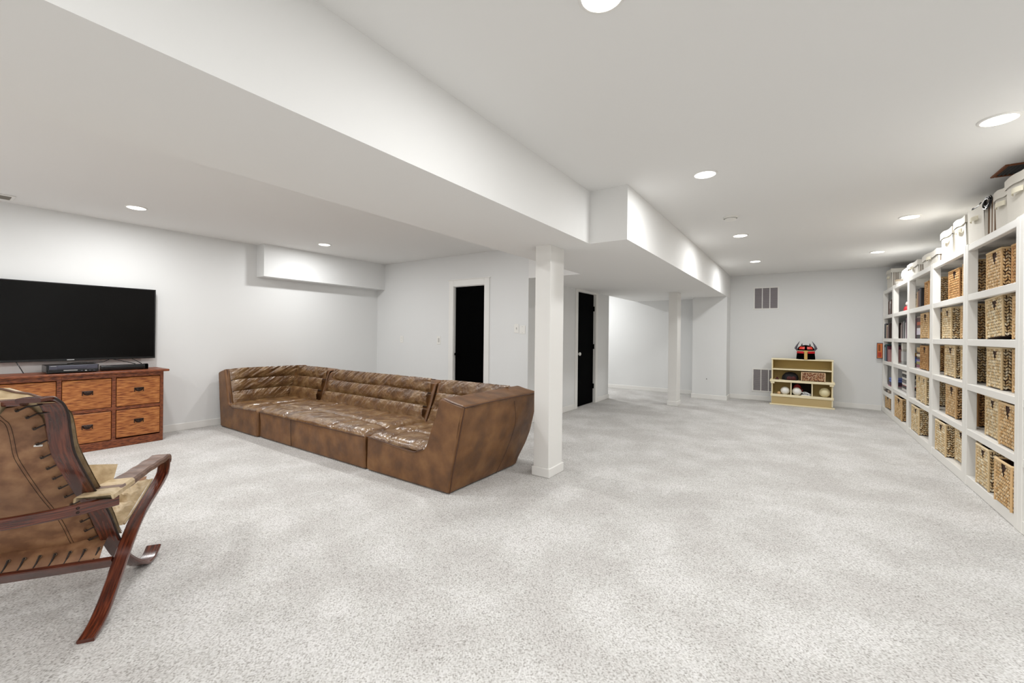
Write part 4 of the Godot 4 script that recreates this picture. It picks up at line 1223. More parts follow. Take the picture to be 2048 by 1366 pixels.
func books() -> void:
	var x := SX + 0.07
	# third bay: standing books on the top shelf, piles below
	var z := -7.46
	for e in [["c9a27c", 0.05, 0.22, "tan"], ["2a2320", 0.035, 0.25, "black"], ["7a4a36", 0.03, 0.23, "brown"], ["31303a", 0.045, 0.26, "slate"], ["17151a", 0.05, 0.25, "dark"]]:
		book(Vector3(x, LV[4], z), Vector3(0.18, e[2], e[1]), 2, e[0], "%s book standing beside baskets on the top shelf, third bay" % e[3], "books on the top shelf of the third bay")
		z += e[1] + 0.006
	var pile := func(row: int, zc: float, list: Array, where: String, group: String) -> void:
		var y: float = LV[row]
		var k := 0
		for e in list:
			if e[3] == "b": book(Vector3(x, y, zc - e[2] / 2), Vector3(0.2, e[1], e[2]), 1, e[0], "%s book lying %s" % [e[4], where], group)
			else: carton(Vector3(x, y, zc - e[2] / 2), Vector3(0.24, e[1], e[2]), e[0], e[5], "%s box lying %s" % [e[4], where], group)
			y += e[1] + 0.0006
			k += 1
	pile.call(3, -7.335, [["221b20", 0.05, 0.22, "b", "thick black"], ["c9c2cf", 0.055, 0.23, "b", "pale lilac"], ["d8d3d6", 0.03, 0.22, "b", "white"], ["5d4238", 0.035, 0.22, "b", "brown"], ["b5522f", 0.042, 0.21, "b", "orange"], ["3a1518", 0.05, 0.22, "b", "dark red"], ["8a7a72", 0.02, 0.21, "b", "taupe"]], "in the pile on the second shelf, third bay", "books piled on the second shelf")
	pile.call(2, -7.335, [["7d3f54", 0.045, 0.26, "c", "maroon and white", "d8ccd0"], ["9a8f4a", 0.04, 0.25, "c", "olive", "6a6a72"], ["6f62a0", 0.03, 0.26, "c", "violet", "cfc6d8"], ["4a3f34", 0.03, 0.24, "c", "dark brown", "2a2420"], ["e0d6be", 0.035, 0.25, "c", "cream", "b9a98a"], ["4c1d20", 0.02, 0.24, "c", "oxblood", "2a1214"], ["c9a877", 0.065, 0.22, "c", "tan card", "a98a5a"]], "in the pile on the third shelf, third bay", "game boxes piled on the third shelf")
	pile.call(1, -7.335, [["8b7d74", 0.055, 0.22, "c", "grey brown", "5c5048"], ["b77a2c", 0.045, 0.22, "c", "amber", "7a4a1c"], ["5a1f1a", 0.03, 0.22, "c", "brick red", "35100e"], ["aab4c4", 0.03, 0.21, "c", "pale blue", "f0f0f0"], ["a58e6e", 0.045, 0.22, "c", "khaki", "7c6a50"], ["6c7668", 0.035, 0.21, "c", "sage", "4c544a"], ["14141c", 0.05, 0.20, "c", "black", "0c0c10"]], "in the pile on the fourth shelf, third bay", "game boxes piled on the fourth shelf")
	# second bay
	book(Vector3(x + 0.12, LV[4], -8.10), Vector3(0.02, 0.26, 0.44), 1, "16141a", "dark picture book standing face out on the top shelf, second bay", "books on the top shelf of the second bay")
	for k in 4:
		book(Vector3(x, LV[4] + k * 0.0385, -7.92 - (k % 2) * 0.01), Vector3(0.17, 0.038, 0.22), 1, ["d9c9a0", "efe6cf", "c9b27e", "f2ecd8"][k], "%s book in the cream pile on the top shelf, second bay" % ["lowest buff", "ivory second-lowest", "tan third", "uppermost ivory"][k], "cream books piled on the top shelf")
	var toy := thing("toy_figure", "small red and white toy figure before the dark picture book, second bay", "toy", Vector3(x + 0.03, LV[4], -8.15))
	var b := MB.new()
	lathe(b, [Vector2(0.001, 0), Vector2(0.05, 0.0), Vector2(0.055, 0.03), Vector2(0.045, 0.07), Vector2(0.02, 0.085), Vector2(0.001, 0.087)], Transform3D.IDENTITY, 16)
	obj("body", b, paint("b01c22", 0.5), toy)
	b = MB.new()
	lathe(b, [Vector2(0.001, 0.08), Vector2(0.03, 0.09), Vector2(0.036, 0.115), Vector2(0.026, 0.14), Vector2(0.001, 0.15)], Transform3D(Basis(), Vector3(0, 0, 0.01)), 16)
	obj("head", b, paint("d8c6c0", 0.6), toy)
	z = -8.52
	for e in [["2c1c1e", 0.03, 0.2, "maroon"], ["6b5148", 0.04, 0.21, "mocha"], ["b9a9a4", 0.02, 0.24, "pale grey"], ["3d2a2c", 0.045, 0.23, "plum brown"], ["111014", 0.03, 0.26, "black"], ["d5d0d0", 0.02, 0.25, "white"], ["1a1a20", 0.05, 0.27, "charcoal"], ["43474a", 0.03, 0.26, "steel grey"], ["e9e4e2", 0.022, 0.23, "bright white"], ["7c6470", 0.06, 0.29, "mauve"]]:
		book(Vector3(x, LV[3], z), Vector3(0.17, e[2], e[1]), 2, e[0], "%s book standing on the second shelf, second bay" % e[3], "books standing on the second shelf", 0.0)
		z += e[1] + 0.012
	# white drawers and folded blue cloth, third shelf
	carton(Vector3(x, LV[2], -8.45), Vector3(0.22, 0.19, 0.16), "c9c8c6", "a9a8a6", "light grey box standing on the third shelf, second bay", "", "storage_box")
	carton(Vector3(x, LV[2] + 0.192, -8.44), Vector3(0.2, 0.12, 0.1), "e2ded4", "c9c4b8", "white box on top of the light grey box, second bay", "", "storage_box")
	carton(Vector3(x, LV[2], -8.02), Vector3(0.2, 0.05, 0.26), "7d6a66", "57484a", "dusky brown box under blue cloth on the third shelf", "", "storage_box")
	var cl := thing("folded_cloth", "folded blue cloth on the dusky brown box, second bay", "cloth", Vector3(x + 0.1, LV[2] + 0.0505, -7.89))
	for k in 3: obj("fold", bc(Vector3(0, 0.014 + 0.028 * k, 0), Vector3(0.19, 0.026, 0.25 - 0.02 * k), 0.010), paint("5d7fc0", 0.9), cl)
	carton(Vector3(x + 0.02, LV[2] + 0.138, -7.9), Vector3(0.16, 0.05, 0.15), "b08a3c", "8b2f30", "ochre and red box on the folded blue cloth", "", "storage_box")
	# games tower, fourth shelf
	var names := ["white and black striped", "black", "white with red", "grey", "black and white dotted", "inky black", "white spotted"]
	var y := LV[1]
	for k in 7:
		carton(Vector3(x, y, -8.36), Vector3(0.24, 0.04, 0.42), ["d9d5d2", "17151a", "e2dedb", "7d7878", "d5d2cc", "121015", "dedad3"][k], ["b9aeb0", "0c0b0f", "b0262a", "4a4648", "3a3838", "08080a", "2b2a2a"][k], "%s game box in the pile on the fourth shelf, second bay" % names[k], "game boxes in the second bay")
		y += 0.0405
	x = SX + 0.014
	# first bay
	var pf := thing("photo_frame", "brown framed photograph standing on the top shelf, first bay", "picture frame", Vector3(x + 0.03, LV[4], -9.25))
	b = MB.new()
	for r in [[-0.14, 0.14, 0.0, 0.018], [-0.14, 0.14, 0.232, 0.25], [-0.14, -0.122, 0.018, 0.232], [0.122, 0.14, 0.018, 0.232]]: box(b, Vector3(0, r[2], r[0]), Vector3(0.018, r[3], r[1]), 0.003)
	obj("frame", b, paint("4a2a18", 0.4), pf)
	obj("backing", bx(Vector3(0.012, 0.015, -0.125), Vector3(0.016, 0.235, 0.125), 0), paint("d6cfcb", 0.5), pf)
	for q in [[-0.03, 0.03, 0.02, 0.19, "3a2a2c"], [0.045, 0.09, 0.02, 0.15, "6a3a3c"], [-0.095, -0.05, 0.02, 0.11, "8a6a66"]]:
		obj("print_figure", bx(Vector3(0.0108, q[2], q[0]), Vector3(0.012, q[3], q[1]), 0), paint(q[4], 0.5), pf)
	z = -9.50
	for e in [["141627", 0.06, 0.245, "navy"], ["1d1e30", 0.05, 0.25, "ink blue"], ["111015", 0.06, 0.24, "black"], ["d8c6a4", 0.05, 0.22, "cream"], ["6b2a2c", 0.05, 0.2, "wine red"], ["9a7f78", 0.05, 0.2, "rose grey"], ["2b1712", 0.07, 0.25, "dark brown"]]:
		book(Vector3(x, LV[3], z), Vector3(0.16, e[2], e[1]), 2, e[0], "%s book standing on the second shelf, first bay" % e[3], "books of the first bay's second shelf")
		z += e[1] + 0.01
	z = -9.50
	for e in [["2c2420", 0.05, 0.27, "dark"], ["c4cbd2", 0.035, 0.23, "silver blue"], ["2f6f78", 0.05, 0.28, "teal"], ["3f6484", 0.04, 0.18, "denim blue"], ["14111a", 0.07, 0.27, "black"], ["5a1c36", 0.05, 0.25, "plum"], ["a77a78", 0.05, 0.2, "dusty pink"]]:
		book(Vector3(x, LV[2], z), Vector3(0.17, e[2], e[1]), 2, e[0], "%s book standing on the third shelf, first bay" % e[3], "books of the first bay's third shelf")
		z += e[1] + 0.012
	carton(Vector3(x, LV[1], -9.12), Vector3(0.24, 0.06, 0.22), "4a3446", "b0647a", "plum box under the blue cloth on the fourth shelf, first bay", "", "storage_box")
	cl = thing("folded_cloth", "folded blue violet cloth on the plum box, first bay", "cloth", Vector3(x + 0.11, LV[1] + 0.0605, -9.01))
	for k in 2: obj("fold", bc(Vector3(0, 0.018 + 0.036 * k, 0), Vector3(0.2, 0.034, 0.2), 0.012), paint("6f80c4", 0.9), cl)
	for k in 3: carton(Vector3(x - 0.02, 0.3725, -9.35 + 0.17 * k), Vector3(0.1, 0.03 + 0.008 * k, 0.11), ["7a6a5c", "3a3432", "a39384"][k], ["5c4f44", "201c1a", "7c6f62"][k], "small %s box on the half shelf of the first bay" % ["brown", "black", "beige"][k], "small boxes on the half shelf", "small_box")
	# orange picture fixed to the first post
	var pc := thing("orange_picture", "small orange and red picture on the first post of the shelving", "picture", Vector3(SX - 0.012, 0.90, -9.53))
	var T := Transform3D(Basis(), Vector3.ZERO)
	b = MB.new()
	box(b, Vector3(-0.07, 0.0, 0.0), Vector3(0.01, 0.27, 0.014), 0.002)
	obj("frame", b, paint("5a4650", 0.5), pc)
	obj("sheet", bx(Vector3(-0.063, 0.012, 0.0135), Vector3(0.004, 0.258, 0.016), 0), paint("d9773c", 0.6), pc)
	obj("shape", bx(Vector3(-0.055, 0.03, 0.0158), Vector3(-0.01, 0.11, 0.0172), 0), paint("b8402c", 0.6), pc)
	obj("shape", bx(Vector3(-0.05, 0.13, 0.0158), Vector3(-0.025, 0.24, 0.0172), 0), paint("8a4a1c", 0.6), pc)

func canvas_bin(z0: float, z1: float, h: float, d: float, lid: bool, label: String, xo := 0.02, strap := true, edge := true) -> void:
	var t := thing("canvas_bin", label, "storage bin", Vector3(SX + xo, LV[5] + 0.007, (z0 + z1) / 2), 0.0, "canvas bins on top of the shelving")
	var w := z1 - z0
	var b := MB.new()
	# four slightly bowed panels
	for s in 4:
		var P := PackedVector3Array()
		for j in 7:
			for k in 9:
				var u := k / 8.0; var v := j / 6.0
				var bow := sin(u * PI) * (0.006 + 0.006 * v)
				var flare := 0.008 * v
				match s:
					0: P.append(Vector3(-flare + bow * 0.6, h * v - 0.012 * sin(u * PI) * v * v, -w / 2 + w * u))
					1: P.append(Vector3(d + flare - bow * 0.6, h * v, w / 2 - w * u))
					2: P.append(Vector3(d * u, h * v, w / 2 - bow))
					3: P.append(Vector3(d - d * u, h * v, -w / 2 + bow))
		b.grid(P, 9, 7, false)
		var Q := PackedVector3Array()
		var inw := [Vector3(0.006, 0, 0), Vector3(-0.006, 0, 0), Vector3(0, 0, -0.006), Vector3(0, 0, 0.006)][s] as Vector3
		for p in P: Q.append(p + inw)
		b.grid(Q, 9, 7, true)
	box(b, Vector3(0.002, 0, -w / 2 + 0.002), Vector3(d - 0.002, 0.006, w / 2 - 0.002), 0)
	obj("body", b, M.canvas, t)
	if edge:
		for k in 4:
			b = MB.new()
			tube(b, [Vector3(0.02 + k * 0.018, 0.005, w / 2 + 0.0015), Vector3(0.02 + k * 0.018, h, w / 2 + 0.0015)], 0.003, 5)
			obj("stripe", b, M.bin_edge, t)
	if lid:
		b = MB.new()
		var P := PackedVector3Array()
		for j in 9:
			for k in 13:
				var u := k / 12.0; var v := j / 8.0
				P.append(Vector3(-0.014 + (d + 0.028) * v, h + 0.012 + 0.008 * sin(u * PI * 2.0), -w / 2 - 0.012 + (w + 0.024) * u))
		b.grid(P, 13, 9, false)
		for s in 2:
			P = PackedVector3Array()
			for j in 3:
				for k in 13:
					var u := k / 12.0
					P.append(Vector3([-0.014, d + 0.014][s], h + 0.012 + 0.008 * sin(u * PI * 2.0) - 0.032 * j, -w / 2 - 0.012 + (w + 0.024) * u))
			b.grid(P, 13, 3, s == 0)
			P = PackedVector3Array()
			for j in 3:
				for k in 5: P.append(Vector3(-0.014 + (d + 0.028) * k / 4.0, h + 0.012 - 0.032 * j, [-w / 2 - 0.012, w / 2 + 0.012][s]))
			b.grid(P, 5, 3, s == 1)
		obj("lid", b, M.canvas, t)
	if strap:
		b = MB.new()
		var C := []; var X := []; var Y := []
		for k in 9:
			var u := k / 8.0
			C.append(Vector3(-0.012 - 0.022 * sin(u * PI), h * 0.62, lerpf(-0.075, 0.075, u))); X.append(Vector3.RIGHT); Y.append(Vector3.UP)
		sweep(b, C, X, Y, rectsec(0.006, 0.034, 0.001))
		obj("handle", b, M.canvas_strap, t)

func bins() -> void:
	canvas_bin(-4.40, -4.00, 0.285, 0.36, true, "lidded white canvas bin cut by the picture edge, on the shelving top", 0.015, true, false)
	canvas_bin(-4.665, -4.415, 0.27, 0.36, true, "lidded white canvas bin beside the folded bins with the black cable", 0.03)
	canvas_bin(-5.225, -4.845, 0.285, 0.34, false, "open white canvas bin left of the folded bins, shelving top", 0.015)
	canvas_bin(-5.615, -5.30, 0.265, 0.34, true, "lidded white canvas bin above the post after the fourth bay", 0.02)
	canvas_bin(-6.06, -5.69, 0.25, 0.34, true, "lidded white canvas bin over the middle of the fourth bay", 0.02)
	canvas_bin(-6.83, -6.22, 0.135, 0.34, true, "low wide white canvas bin over the third bay's end", 0.02)
	canvas_bin(-7.67, -7.10, 0.15, 0.34, true, "low wide white canvas bin over the post after the second bay", 0.02)
	canvas_bin(-9.46, -9.05, 0.30, 0.32, true, "tall canvas bin in shade against the far wall, shelving top", 0.04)
	# folded bins standing on edge
	var t := thing("folded_bins", "brown edged folded bins standing between white bins, shelving top", "folded bins", Vector3(SX + 0.03, LV[5] + 0.007, -4.755))
	for k in 5: obj("folded_panel", bc(Vector3(0.16, 0.14, -0.062 + k * 0.029), Vector3(0.32, 0.28, 0.018), 0.004), M.canvas if k % 2 else M.bin_edge, t)
	# white pleated lamp shade-like basket and small drum
	t = thing("white_basket", "round topped white pleated basket on the shelving, second bay", "basket", Vector3(SX + 0.18, LV[5] + 0.007, -8.08))
	var b := MB.new()
	var P := PackedVector3Array()
	var prof := [Vector2(0.13, 0.0), Vector2(0.155, 0.05), Vector2(0.165, 0.10), Vector2(0.155, 0.15), Vector2(0.12, 0.185), Vector2(0.06, 0.20), Vector2(0.001, 0.203)]
	for p in prof:
		for k in 48:
			var a := TAU * k / 48
			var r: float = p.x * (1.0 + (0.025 if k % 2 else -0.025) * (1.0 if p.x > 0.08 else 0.0))
			P.append(Vector3(r * cos(a), p.y, -r * 1.9 * sin(a)))
	b.grid(P, 48, prof.size(), false, true)
	obj("body", b, paint("f2f0ec", 0.7), t)
	b = MB.new()
	var ring := []
	for k in 40: ring.append(Vector3(0.16 * cos(TAU * k / 40), 0.045, -0.16 * 1.9 * sin(TAU * k / 40)))
	tube(b, ring, 0.006, 6, true)
	obj("band", b, M.canvas, t)
	t = thing("round_tin", "small round white tin at the foot of the pleated basket", "tin", Vector3(SX + 0.10, LV[5] + 0.007, -8.66))
	b = MB.new()
	lathe(b, [Vector2(0.001, 0.0), Vector2(0.075, 0.0), Vector2(0.077, 0.06), Vector2(0.077, 0.065)], Transform3D.IDENTITY, 28)
	obj("body", b, paint("e4dfd6", 0.4), t)
	b = MB.new()
	lathe(b, [Vector2(0.079, 0.058), Vector2(0.080, 0.082), Vector2(0.07, 0.088), Vector2(0.001, 0.09)], Transform3D.IDENTITY, 28)
	obj("lid", b, paint("b8a68e", 0.4), t)
	# cable coil hanging on the folded bins
	t = thing("cable_coil", "coil of black cable hung over the folded bins", "cable", Vector3(SX + 0.02, LV[5] + 0.27, -4.76))
	for k in 6:
		b = MB.new(); ring = []
		for q in 24:
			var a := TAU * q / 24
			ring.append(Vector3(-0.012 - 0.006 * sin(k * 2.1), -0.016 + 0.036 * sin(a) + 0.004 * k - 0.01, 0.075 * cos(a) * (1.0 - 0.05 * k) + 0.006 * (k - 3)))
		tube(b, ring, 0.0038, 6, true)
		obj("loop", b, M.black_plastic, t)
	b = MB.new()
	tube(b, catmull([Vector3(-0.012, 0.012, -0.05), Vector3(0.0, 0.0215, -0.13), Vector3(0.005, 0.0215, -0.22), Vector3(0.0, 0.0215, -0.33), Vector3(0.0, 0.0215, -0.40)], 5), 0.0035, 6)
	obj("lead", b, M.black_plastic, t)
	for q in [[-0.20, 0.024], [-0.38, 0.024]]:
		b = MB.new()
		lathe(b, [Vector2(0.001, -0.018), Vector2(0.008, -0.012), Vector2(0.009, 0.012), Vector2(0.001, 0.02)], Transform3D(Basis(Vector3.RIGHT, PI / 2), Vector3(0.0, q[1], q[0])), 10)
		obj("plug", b, M.black_plastic, t)

# ------------------------------------------------------------------ far end: toy shelf, helmet, balls
func far_end() -> void:
	var zf := -9.19; var d := 0.30
	var t := thing("toy_shelf", "cream painted low toy shelf against the far wall", "shelf", Vector3(0.04, 0, zf - d / 2))
	var x0 := -0.418; var x1 := 0.498
	obj("top_board", bx(Vector3(x0 - 0.006, 0.835, zf - d), Vector3(x1 + 0.006, 0.855, zf + 0.006), 0.003), M.cream_paint, t, true)
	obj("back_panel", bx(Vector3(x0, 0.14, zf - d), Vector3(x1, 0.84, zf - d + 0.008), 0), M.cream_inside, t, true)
	for x in [x0, x1 - 0.02]: obj("side_panel", bx(Vector3(x, 0.03, zf - d), Vector3(x + 0.02, 0.836, zf), 0.003), M.cream_paint, t, true)
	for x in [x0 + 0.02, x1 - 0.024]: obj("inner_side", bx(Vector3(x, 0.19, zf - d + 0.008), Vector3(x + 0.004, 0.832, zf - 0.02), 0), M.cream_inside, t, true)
	obj("shelf_board", bx(Vector3(x0 + 0.02, 0.648, zf - d + 0.008), Vector3(x1 - 0.02, 0.670, zf), 0.003), M.cream_paint, t, true)
	obj("ledge", bx(Vector3(x0 - 0.026, 0.425, zf - d), Vector3(x1 + 0.026, 0.464, zf + 0.035), 0.006), M.cream_paint, t, true)
	for x in [x0 - 0.01, x1 - 0.05]: obj("bracket", bx(Vector3(x, 0.395, zf), Vector3(x + 0.06, 0.427, zf + 0.028), 0.004), M.cream_paint, t, true)
	obj("bin_floor", bx(Vector3(x0 + 0.02, 0.172, zf - d + 0.008), Vector3(x1 - 0.02, 0.190, zf - 0.01), 0.002), M.cream_paint, t, true)
	for x in [-0.122, 0.192]: obj("divider", bx(Vector3(x, 0.188, zf - d + 0.008), Vector3(x + 0.018, 0.427, zf), 0.003), M.cream_paint, t, true)
	obj("front_lip", bx(Vector3(x0 - 0.012, 0.155, zf - 0.012), Vector3(x1 + 0.012, 0.20, zf + 0.012), 0.004), M.cream_paint, t, true)
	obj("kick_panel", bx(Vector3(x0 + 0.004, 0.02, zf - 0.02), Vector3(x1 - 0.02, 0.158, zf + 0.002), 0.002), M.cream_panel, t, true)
	obj("foot_strip", bx(Vector3(x0 - 0.026, 0.0, zf - 0.03), Vector3(x1 + 0.026, 0.022, zf + 0.02), 0.003), M.cream_paint, t, true)
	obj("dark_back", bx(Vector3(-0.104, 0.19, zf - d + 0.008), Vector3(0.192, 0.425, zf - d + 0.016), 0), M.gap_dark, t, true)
	# helmet
	var h := thing("horned_helmet", "black and red horned play helmet on top of the toy shelf", "helmet", Vector3(0.103, 0.8555, zf - 0.10))
	var b := MB.new()
	lathe(b, [Vector2(0.142, 0.0), Vector2(0.138, 0.06), Vector2(0.132, 0.12), Vector2(0.128, 0.17), Vector2(0.112, 0.215), Vector2(0.075, 0.245), Vector2(0.001, 0.258)], Transform3D(Basis().scaled(Vector3(1, 1, 0.78)), Vector3.ZERO), 40)
	obj("shell", b, M.door_black, h)
	var arc := func(bb: MB, a0: float, a1: float, y0: float, y1: float, r0: float, r1: float, th: float) -> void:
		var P := PackedVector3Array()
		for j in 2:
			for k in 9:
				var a := lerpf(a0, a1, k / 8.0)
				var r: float = [r0, r1][j] + th
				P.append(Vector3(sin(a) * r, [y0, y1][j], cos(a) * r * 0.78))
		bb.grid(P, 9, 2, false)
		for e in [0, 1]:
			var Q := PackedVector3Array()
			for j in 2:
				for k in 9:
					var a := lerpf(a0, a1, k / 8.0)
					var r: float = [r0, r1][e] + th * j - 0.004
					Q.append(Vector3(sin(a) * r, [y0, y1][e], cos(a) * r * 0.78))
			bb.grid(Q, 9, 2, e == 0)
	for s in [-1.0, 1.0]:
		b = MB.new(); arc.call(b, minf(s * 0.2, s * 1.25), maxf(s * 0.2, s * 1.25), 0.108, 0.145, 0.133, 0.131, 0.010)
		obj("eye_panel", b, paint("c4121c", 0.4), h)
		b = MB.new(); arc.call(b, minf(s * 0.14, s * 0.85), maxf(s * 0.14, s * 0.85), 0.182, 0.228, 0.126, 0.104, 0.012)
		obj("brow_panel", b, paint("d8341c", 0.4), h)
		b = MB.new(); arc.call(b, minf(s * 0.2, s * 1.1), maxf(s * 0.2, s * 1.1), 0.148, 0.158, 0.131, 0.130, 0.014)
		obj("brow_edge", b, paint("cfc3a6", 0.4), h)
		b = MB.new()
		tube(b, [Vector3(s * 0.122, 0.155, 0.02), Vector3(s * 0.152, 0.20, 0.02), Vector3(s * 0.135, 0.245, 0.02), Vector3(s * 0.092, 0.325, 0.02)], [0.016, 0.024, 0.016, 0.002], 5)
		obj("horn", b, paint("55505a", 0.35), h)
		b = MB.new()
		tube(b, [Vector3(s * 0.064, 0.225, 0.05), Vector3(s * 0.060, 0.262, 0.05), Vector3(s * 0.055, 0.292, 0.05)], [0.014, 0.010, 0.001], 5)
		obj("spike", b, paint("1a1216", 0.4), h)
	b = MB.new()
	box(b, Vector3(-0.024, -0.0, 0.098), Vector3(0.024, 0.158, 0.124), 0.006)
	box(b, Vector3(-0.034, 0.135, 0.098), Vector3(0.034, 0.16, 0.122), 0.004)
	obj("nose_guard", b, paint("c8a55c", 0.35), h)
	# middle shelf: dark hat and small wicker basket
	t = thing("black_hat", "dark lumpy cap with a red lining on the toy shelf", "hat", Vector3(-0.13, 0.4645, zf - 0.12))
	b = MB.new()
	var P := PackedVector3Array()
	for p in [Vector2(0.12, 0.0), Vector2(0.125, 0.03), Vector2(0.115, 0.08), Vector2(0.08, 0.12), Vector2(0.03, 0.135), Vector2(0.001, 0.137)]:
		for k in 36:
			var a := TAU * k / 36
			var r: float = p.x * (1.0 + 0.05 * sin(a * 8.0))
			P.append(Vector3(r * cos(a), p.y * (1.0 + 0.06 * sin(a * 5.0)), -r * 0.75 * sin(a)))
	b.grid(P, 36, 6, false, true)
	obj("crown", b, paint("0d0c12", 0.8), t)
	b = MB.new()
	lathe(b, [Vector2(0.001, 0.0), Vector2(0.07, 0.002), Vector2(0.065, 0.05), Vector2(0.04, 0.075), Vector2(0.001, 0.08)], Transform3D(Basis().scaled(Vector3(1.2, 1, 0.5)), Vector3(0.01, 0.004, 0.062)), 24)
	obj("lining", b, paint("4a1618", 0.7), t)
	t = thing("toy_car", "tiny dark red toy at the left end of the toy shelf", "toy", Vector3(-0.33, 0.4645, zf - 0.06))
	obj("body", bc(Vector3(0, 0.018, 0), Vector3(0.05, 0.022, 0.03), 0.006), paint("5a1414", 0.4), t)
	obj("cabin", bc(Vector3(0, 0.036, 0), Vector3(0.026, 0.018, 0.026), 0.005), paint("3a0f10", 0.3), t)
	for k in 4: 
		b = MB.new()
		lathe(b, [Vector2(0.001, -0.003), Vector2(0.0085, -0.003), Vector2(0.0085, 0.003), Vector2(0.001, 0.003)], Transform3D(Basis(Vector3.RIGHT, PI / 2), Vector3([-0.015, 0.015][k % 2], 0.0085, [-0.014, 0.014][k / 2])), 12)
		obj("wheel", b, M.black_plastic, t)
	var wick := [lin("d8b088"), lin("e3c3a0"), lin("b07a52"), lin("8a4a30")]
	t = Node3D.new()
	t.name = numbered("wicker_basket")
	add_child(t)
	t.position = Vector3(0.215, 0.4645, zf - 0.03)
	tag(t, "small rectangular wicker basket on the toy shelf", "basket")
	b = MB.new()
	for q in [[Vector3(-0.168, 0.0, -0.16), Vector3(-0.16, 0.155, 0.0)], [Vector3(0.16, 0.0, -0.16), Vector3(0.168, 0.155, 0.0)], [Vector3(-0.168, 0.0, -0.008), Vector3(0.168, 0.155, 0.0)], [Vector3(-0.168, 0.0, -0.16), Vector3(0.168, 0.155, -0.152)], [Vector3(-0.168, 0, -0.16), Vector3(0.168, 0.006, 0)]]: box(b, q[0], q[1], 0)
	obj("lining", b, M.basket_core, t)
	b = MB.new()
	weave(b, Vector3(-0.165, 0.006, 0.001), Vector3(0.33, 0, 0), Vector3(0, 0.145, 0), Vector3.BACK, 14, 8, false, wick)
	weave(b, Vector3(-0.169, 0.006, -0.16), Vector3(0, 0, 0.16), Vector3(0, 0.145, 0), Vector3.LEFT, 7, 8, false, wick)
	weave(b, Vector3(0.169, 0.006, 0.0), Vector3(0, 0, -0.16), Vector3(0, 0.145, 0), Vector3.RIGHT, 7, 8, false, wick)
	obj("weave", b, M.basket_weave_honey, t).set_meta("kind", "stuff")
	for x in [-0.17, 0.17]:
		b = MB.new(); b.tint = wick[1]; tube(b, [Vector3(x, 0.008, 0.004), Vector3(x, 0.155, 0.004)], 0.008, 7)
		obj("corner", b, M.basket_weave_honey, t)
	b = MB.new(); b.tint = wick[1]
	tube(b, [Vector3(-0.17, 0.157, 0.003), Vector3(0.17, 0.157, 0.003), Vector3(0.17, 0.157, -0.162), Vector3(-0.17, 0.157, -0.162)], 0.0075, 7, true)
	obj("rim", b, M.basket_weave_honey, t)
	# balls in the bins
	var ball := func(c: Vector3, r: float, col: String, label: String, seams: int, sc: String) -> void:
		var o := thing("ball", label, "ball", c - Vector3(0, r, 0), 0.0, "balls in the toy shelf bins")
		var bb := MB.new(); var pr := []
		for k in 17: pr.append(Vector2(maxf(0.0005, r * cos(-PI / 2 + PI * k / 16)), r + r * sin(-PI / 2 + PI * k / 16)))
		lathe(bb, pr, Transform3D.IDENTITY, 28)
		obj("skin", bb, paint(col, 0.5), o)
		for s in seams:
			bb = MB.new(); var rg := []
			var Bs := Basis(Vector3(0.3, 0.2, 1).normalized(), s * PI / seams) * Basis(Vector3.RIGHT, 0.4)
			for k in 28: rg.append(Vector3(0, r, 0) + Bs * (Vector3(cos(TAU * k / 28), sin(TAU * k / 28), 0) * r))
			tube(bb, rg, 0.0014, 5, true)
			obj("seam", bb, paint(sc, 0.6), o)
	ball.call(Vector3(-0.205, 0.262, zf - 0.085), 0.072, "f1efe8", "white ball in the left bin of the toy shelf", 2, "d2cec4")
	ball.call(Vector3(-0.025, 0.262, zf - 0.085), 0.072, "f3f1ec", "white ball in the middle bin of the toy shelf", 2, "d2cec4")
	ball.call(Vector3(0.385, 0.273, zf - 0.105), 0.083, "e6dcb4", "cream ball in the right bin of the toy shelf", 2, "bfb489")
	ball.call(Vector3(-0.30, 0.217, zf - 0.06), 0.027, "e0b98a", "small tan ball in the left bin of the toy shelf", 1, "b08a5a")
	t = thing("red_mitt", "red padded mitt behind the white ball, middle bin", "mitt", Vector3(-0.02, 0.1905, zf - 0.165))
	b = MB.new(); P = PackedVector3Array()
	for j in 9:
		for k in 20:
			var a := TAU * k / 20; var e := -PI / 2 + PI * j / 8
			P.append(Vector3(cos(a) * cos(e) * 0.062 * (1.0 + 0.12 * sin(a * 4.0)), 0.10 + sin(e) * 0.0975, -sin(a) * cos(e) * 0.042))
	b.grid(P, 20, 9, false, true)
	obj("palm", b, paint("8e1a20", 0.6), t)
	b = MB.new(); tube(b, [Vector3(0.03, 0.03, 0.01), Vector3(0.075, 0.07, 0.015), Vector3(0.08, 0.11, 0.01)], [0.02, 0.018, 0.006], 8)
	obj("thumb", b, paint("7a1419", 0.6), t)
	t = thing("toy_shoe", "white and grey toy trainer in the middle bin of the toy shelf", "shoe", Vector3(0.115, 0.1905, zf - 0.085), -0.3)
	b = MB.new(); P = PackedVector3Array()
	for j in 9:
		var u := j / 8.0
		var hgt := lerpf(0.075, 0.035, u)
		for k in 14:
			var a := TAU * k / 14
			P.append(Vector3(-0.075 + 0.15 * u, 0.018 + hgt / 2 + sin(a) * hgt / 2 * sin(PI * clampf(u, 0.12, 0.9)), -cos(a) * 0.028 * sin(PI * clampf(u, 0.12, 0.88))))
	b.grid(P, 14, 9, true, true)
	obj("upper", b, paint("dfe2e6", 0.6), t)
	obj("sole", bc(Vector3(0, 0.01, 0), Vector3(0.15, 0.02, 0.055), 0.008), paint("f2f2f2", 0.6), t)
	for k in 3: obj("stripe", bc(Vector3(-0.015 + 0.022 * k, 0.05 - 0.006 * k, 0.0), Vector3(0.008, 0.03, 0.056), 0.002), paint("20242c", 0.5), t)

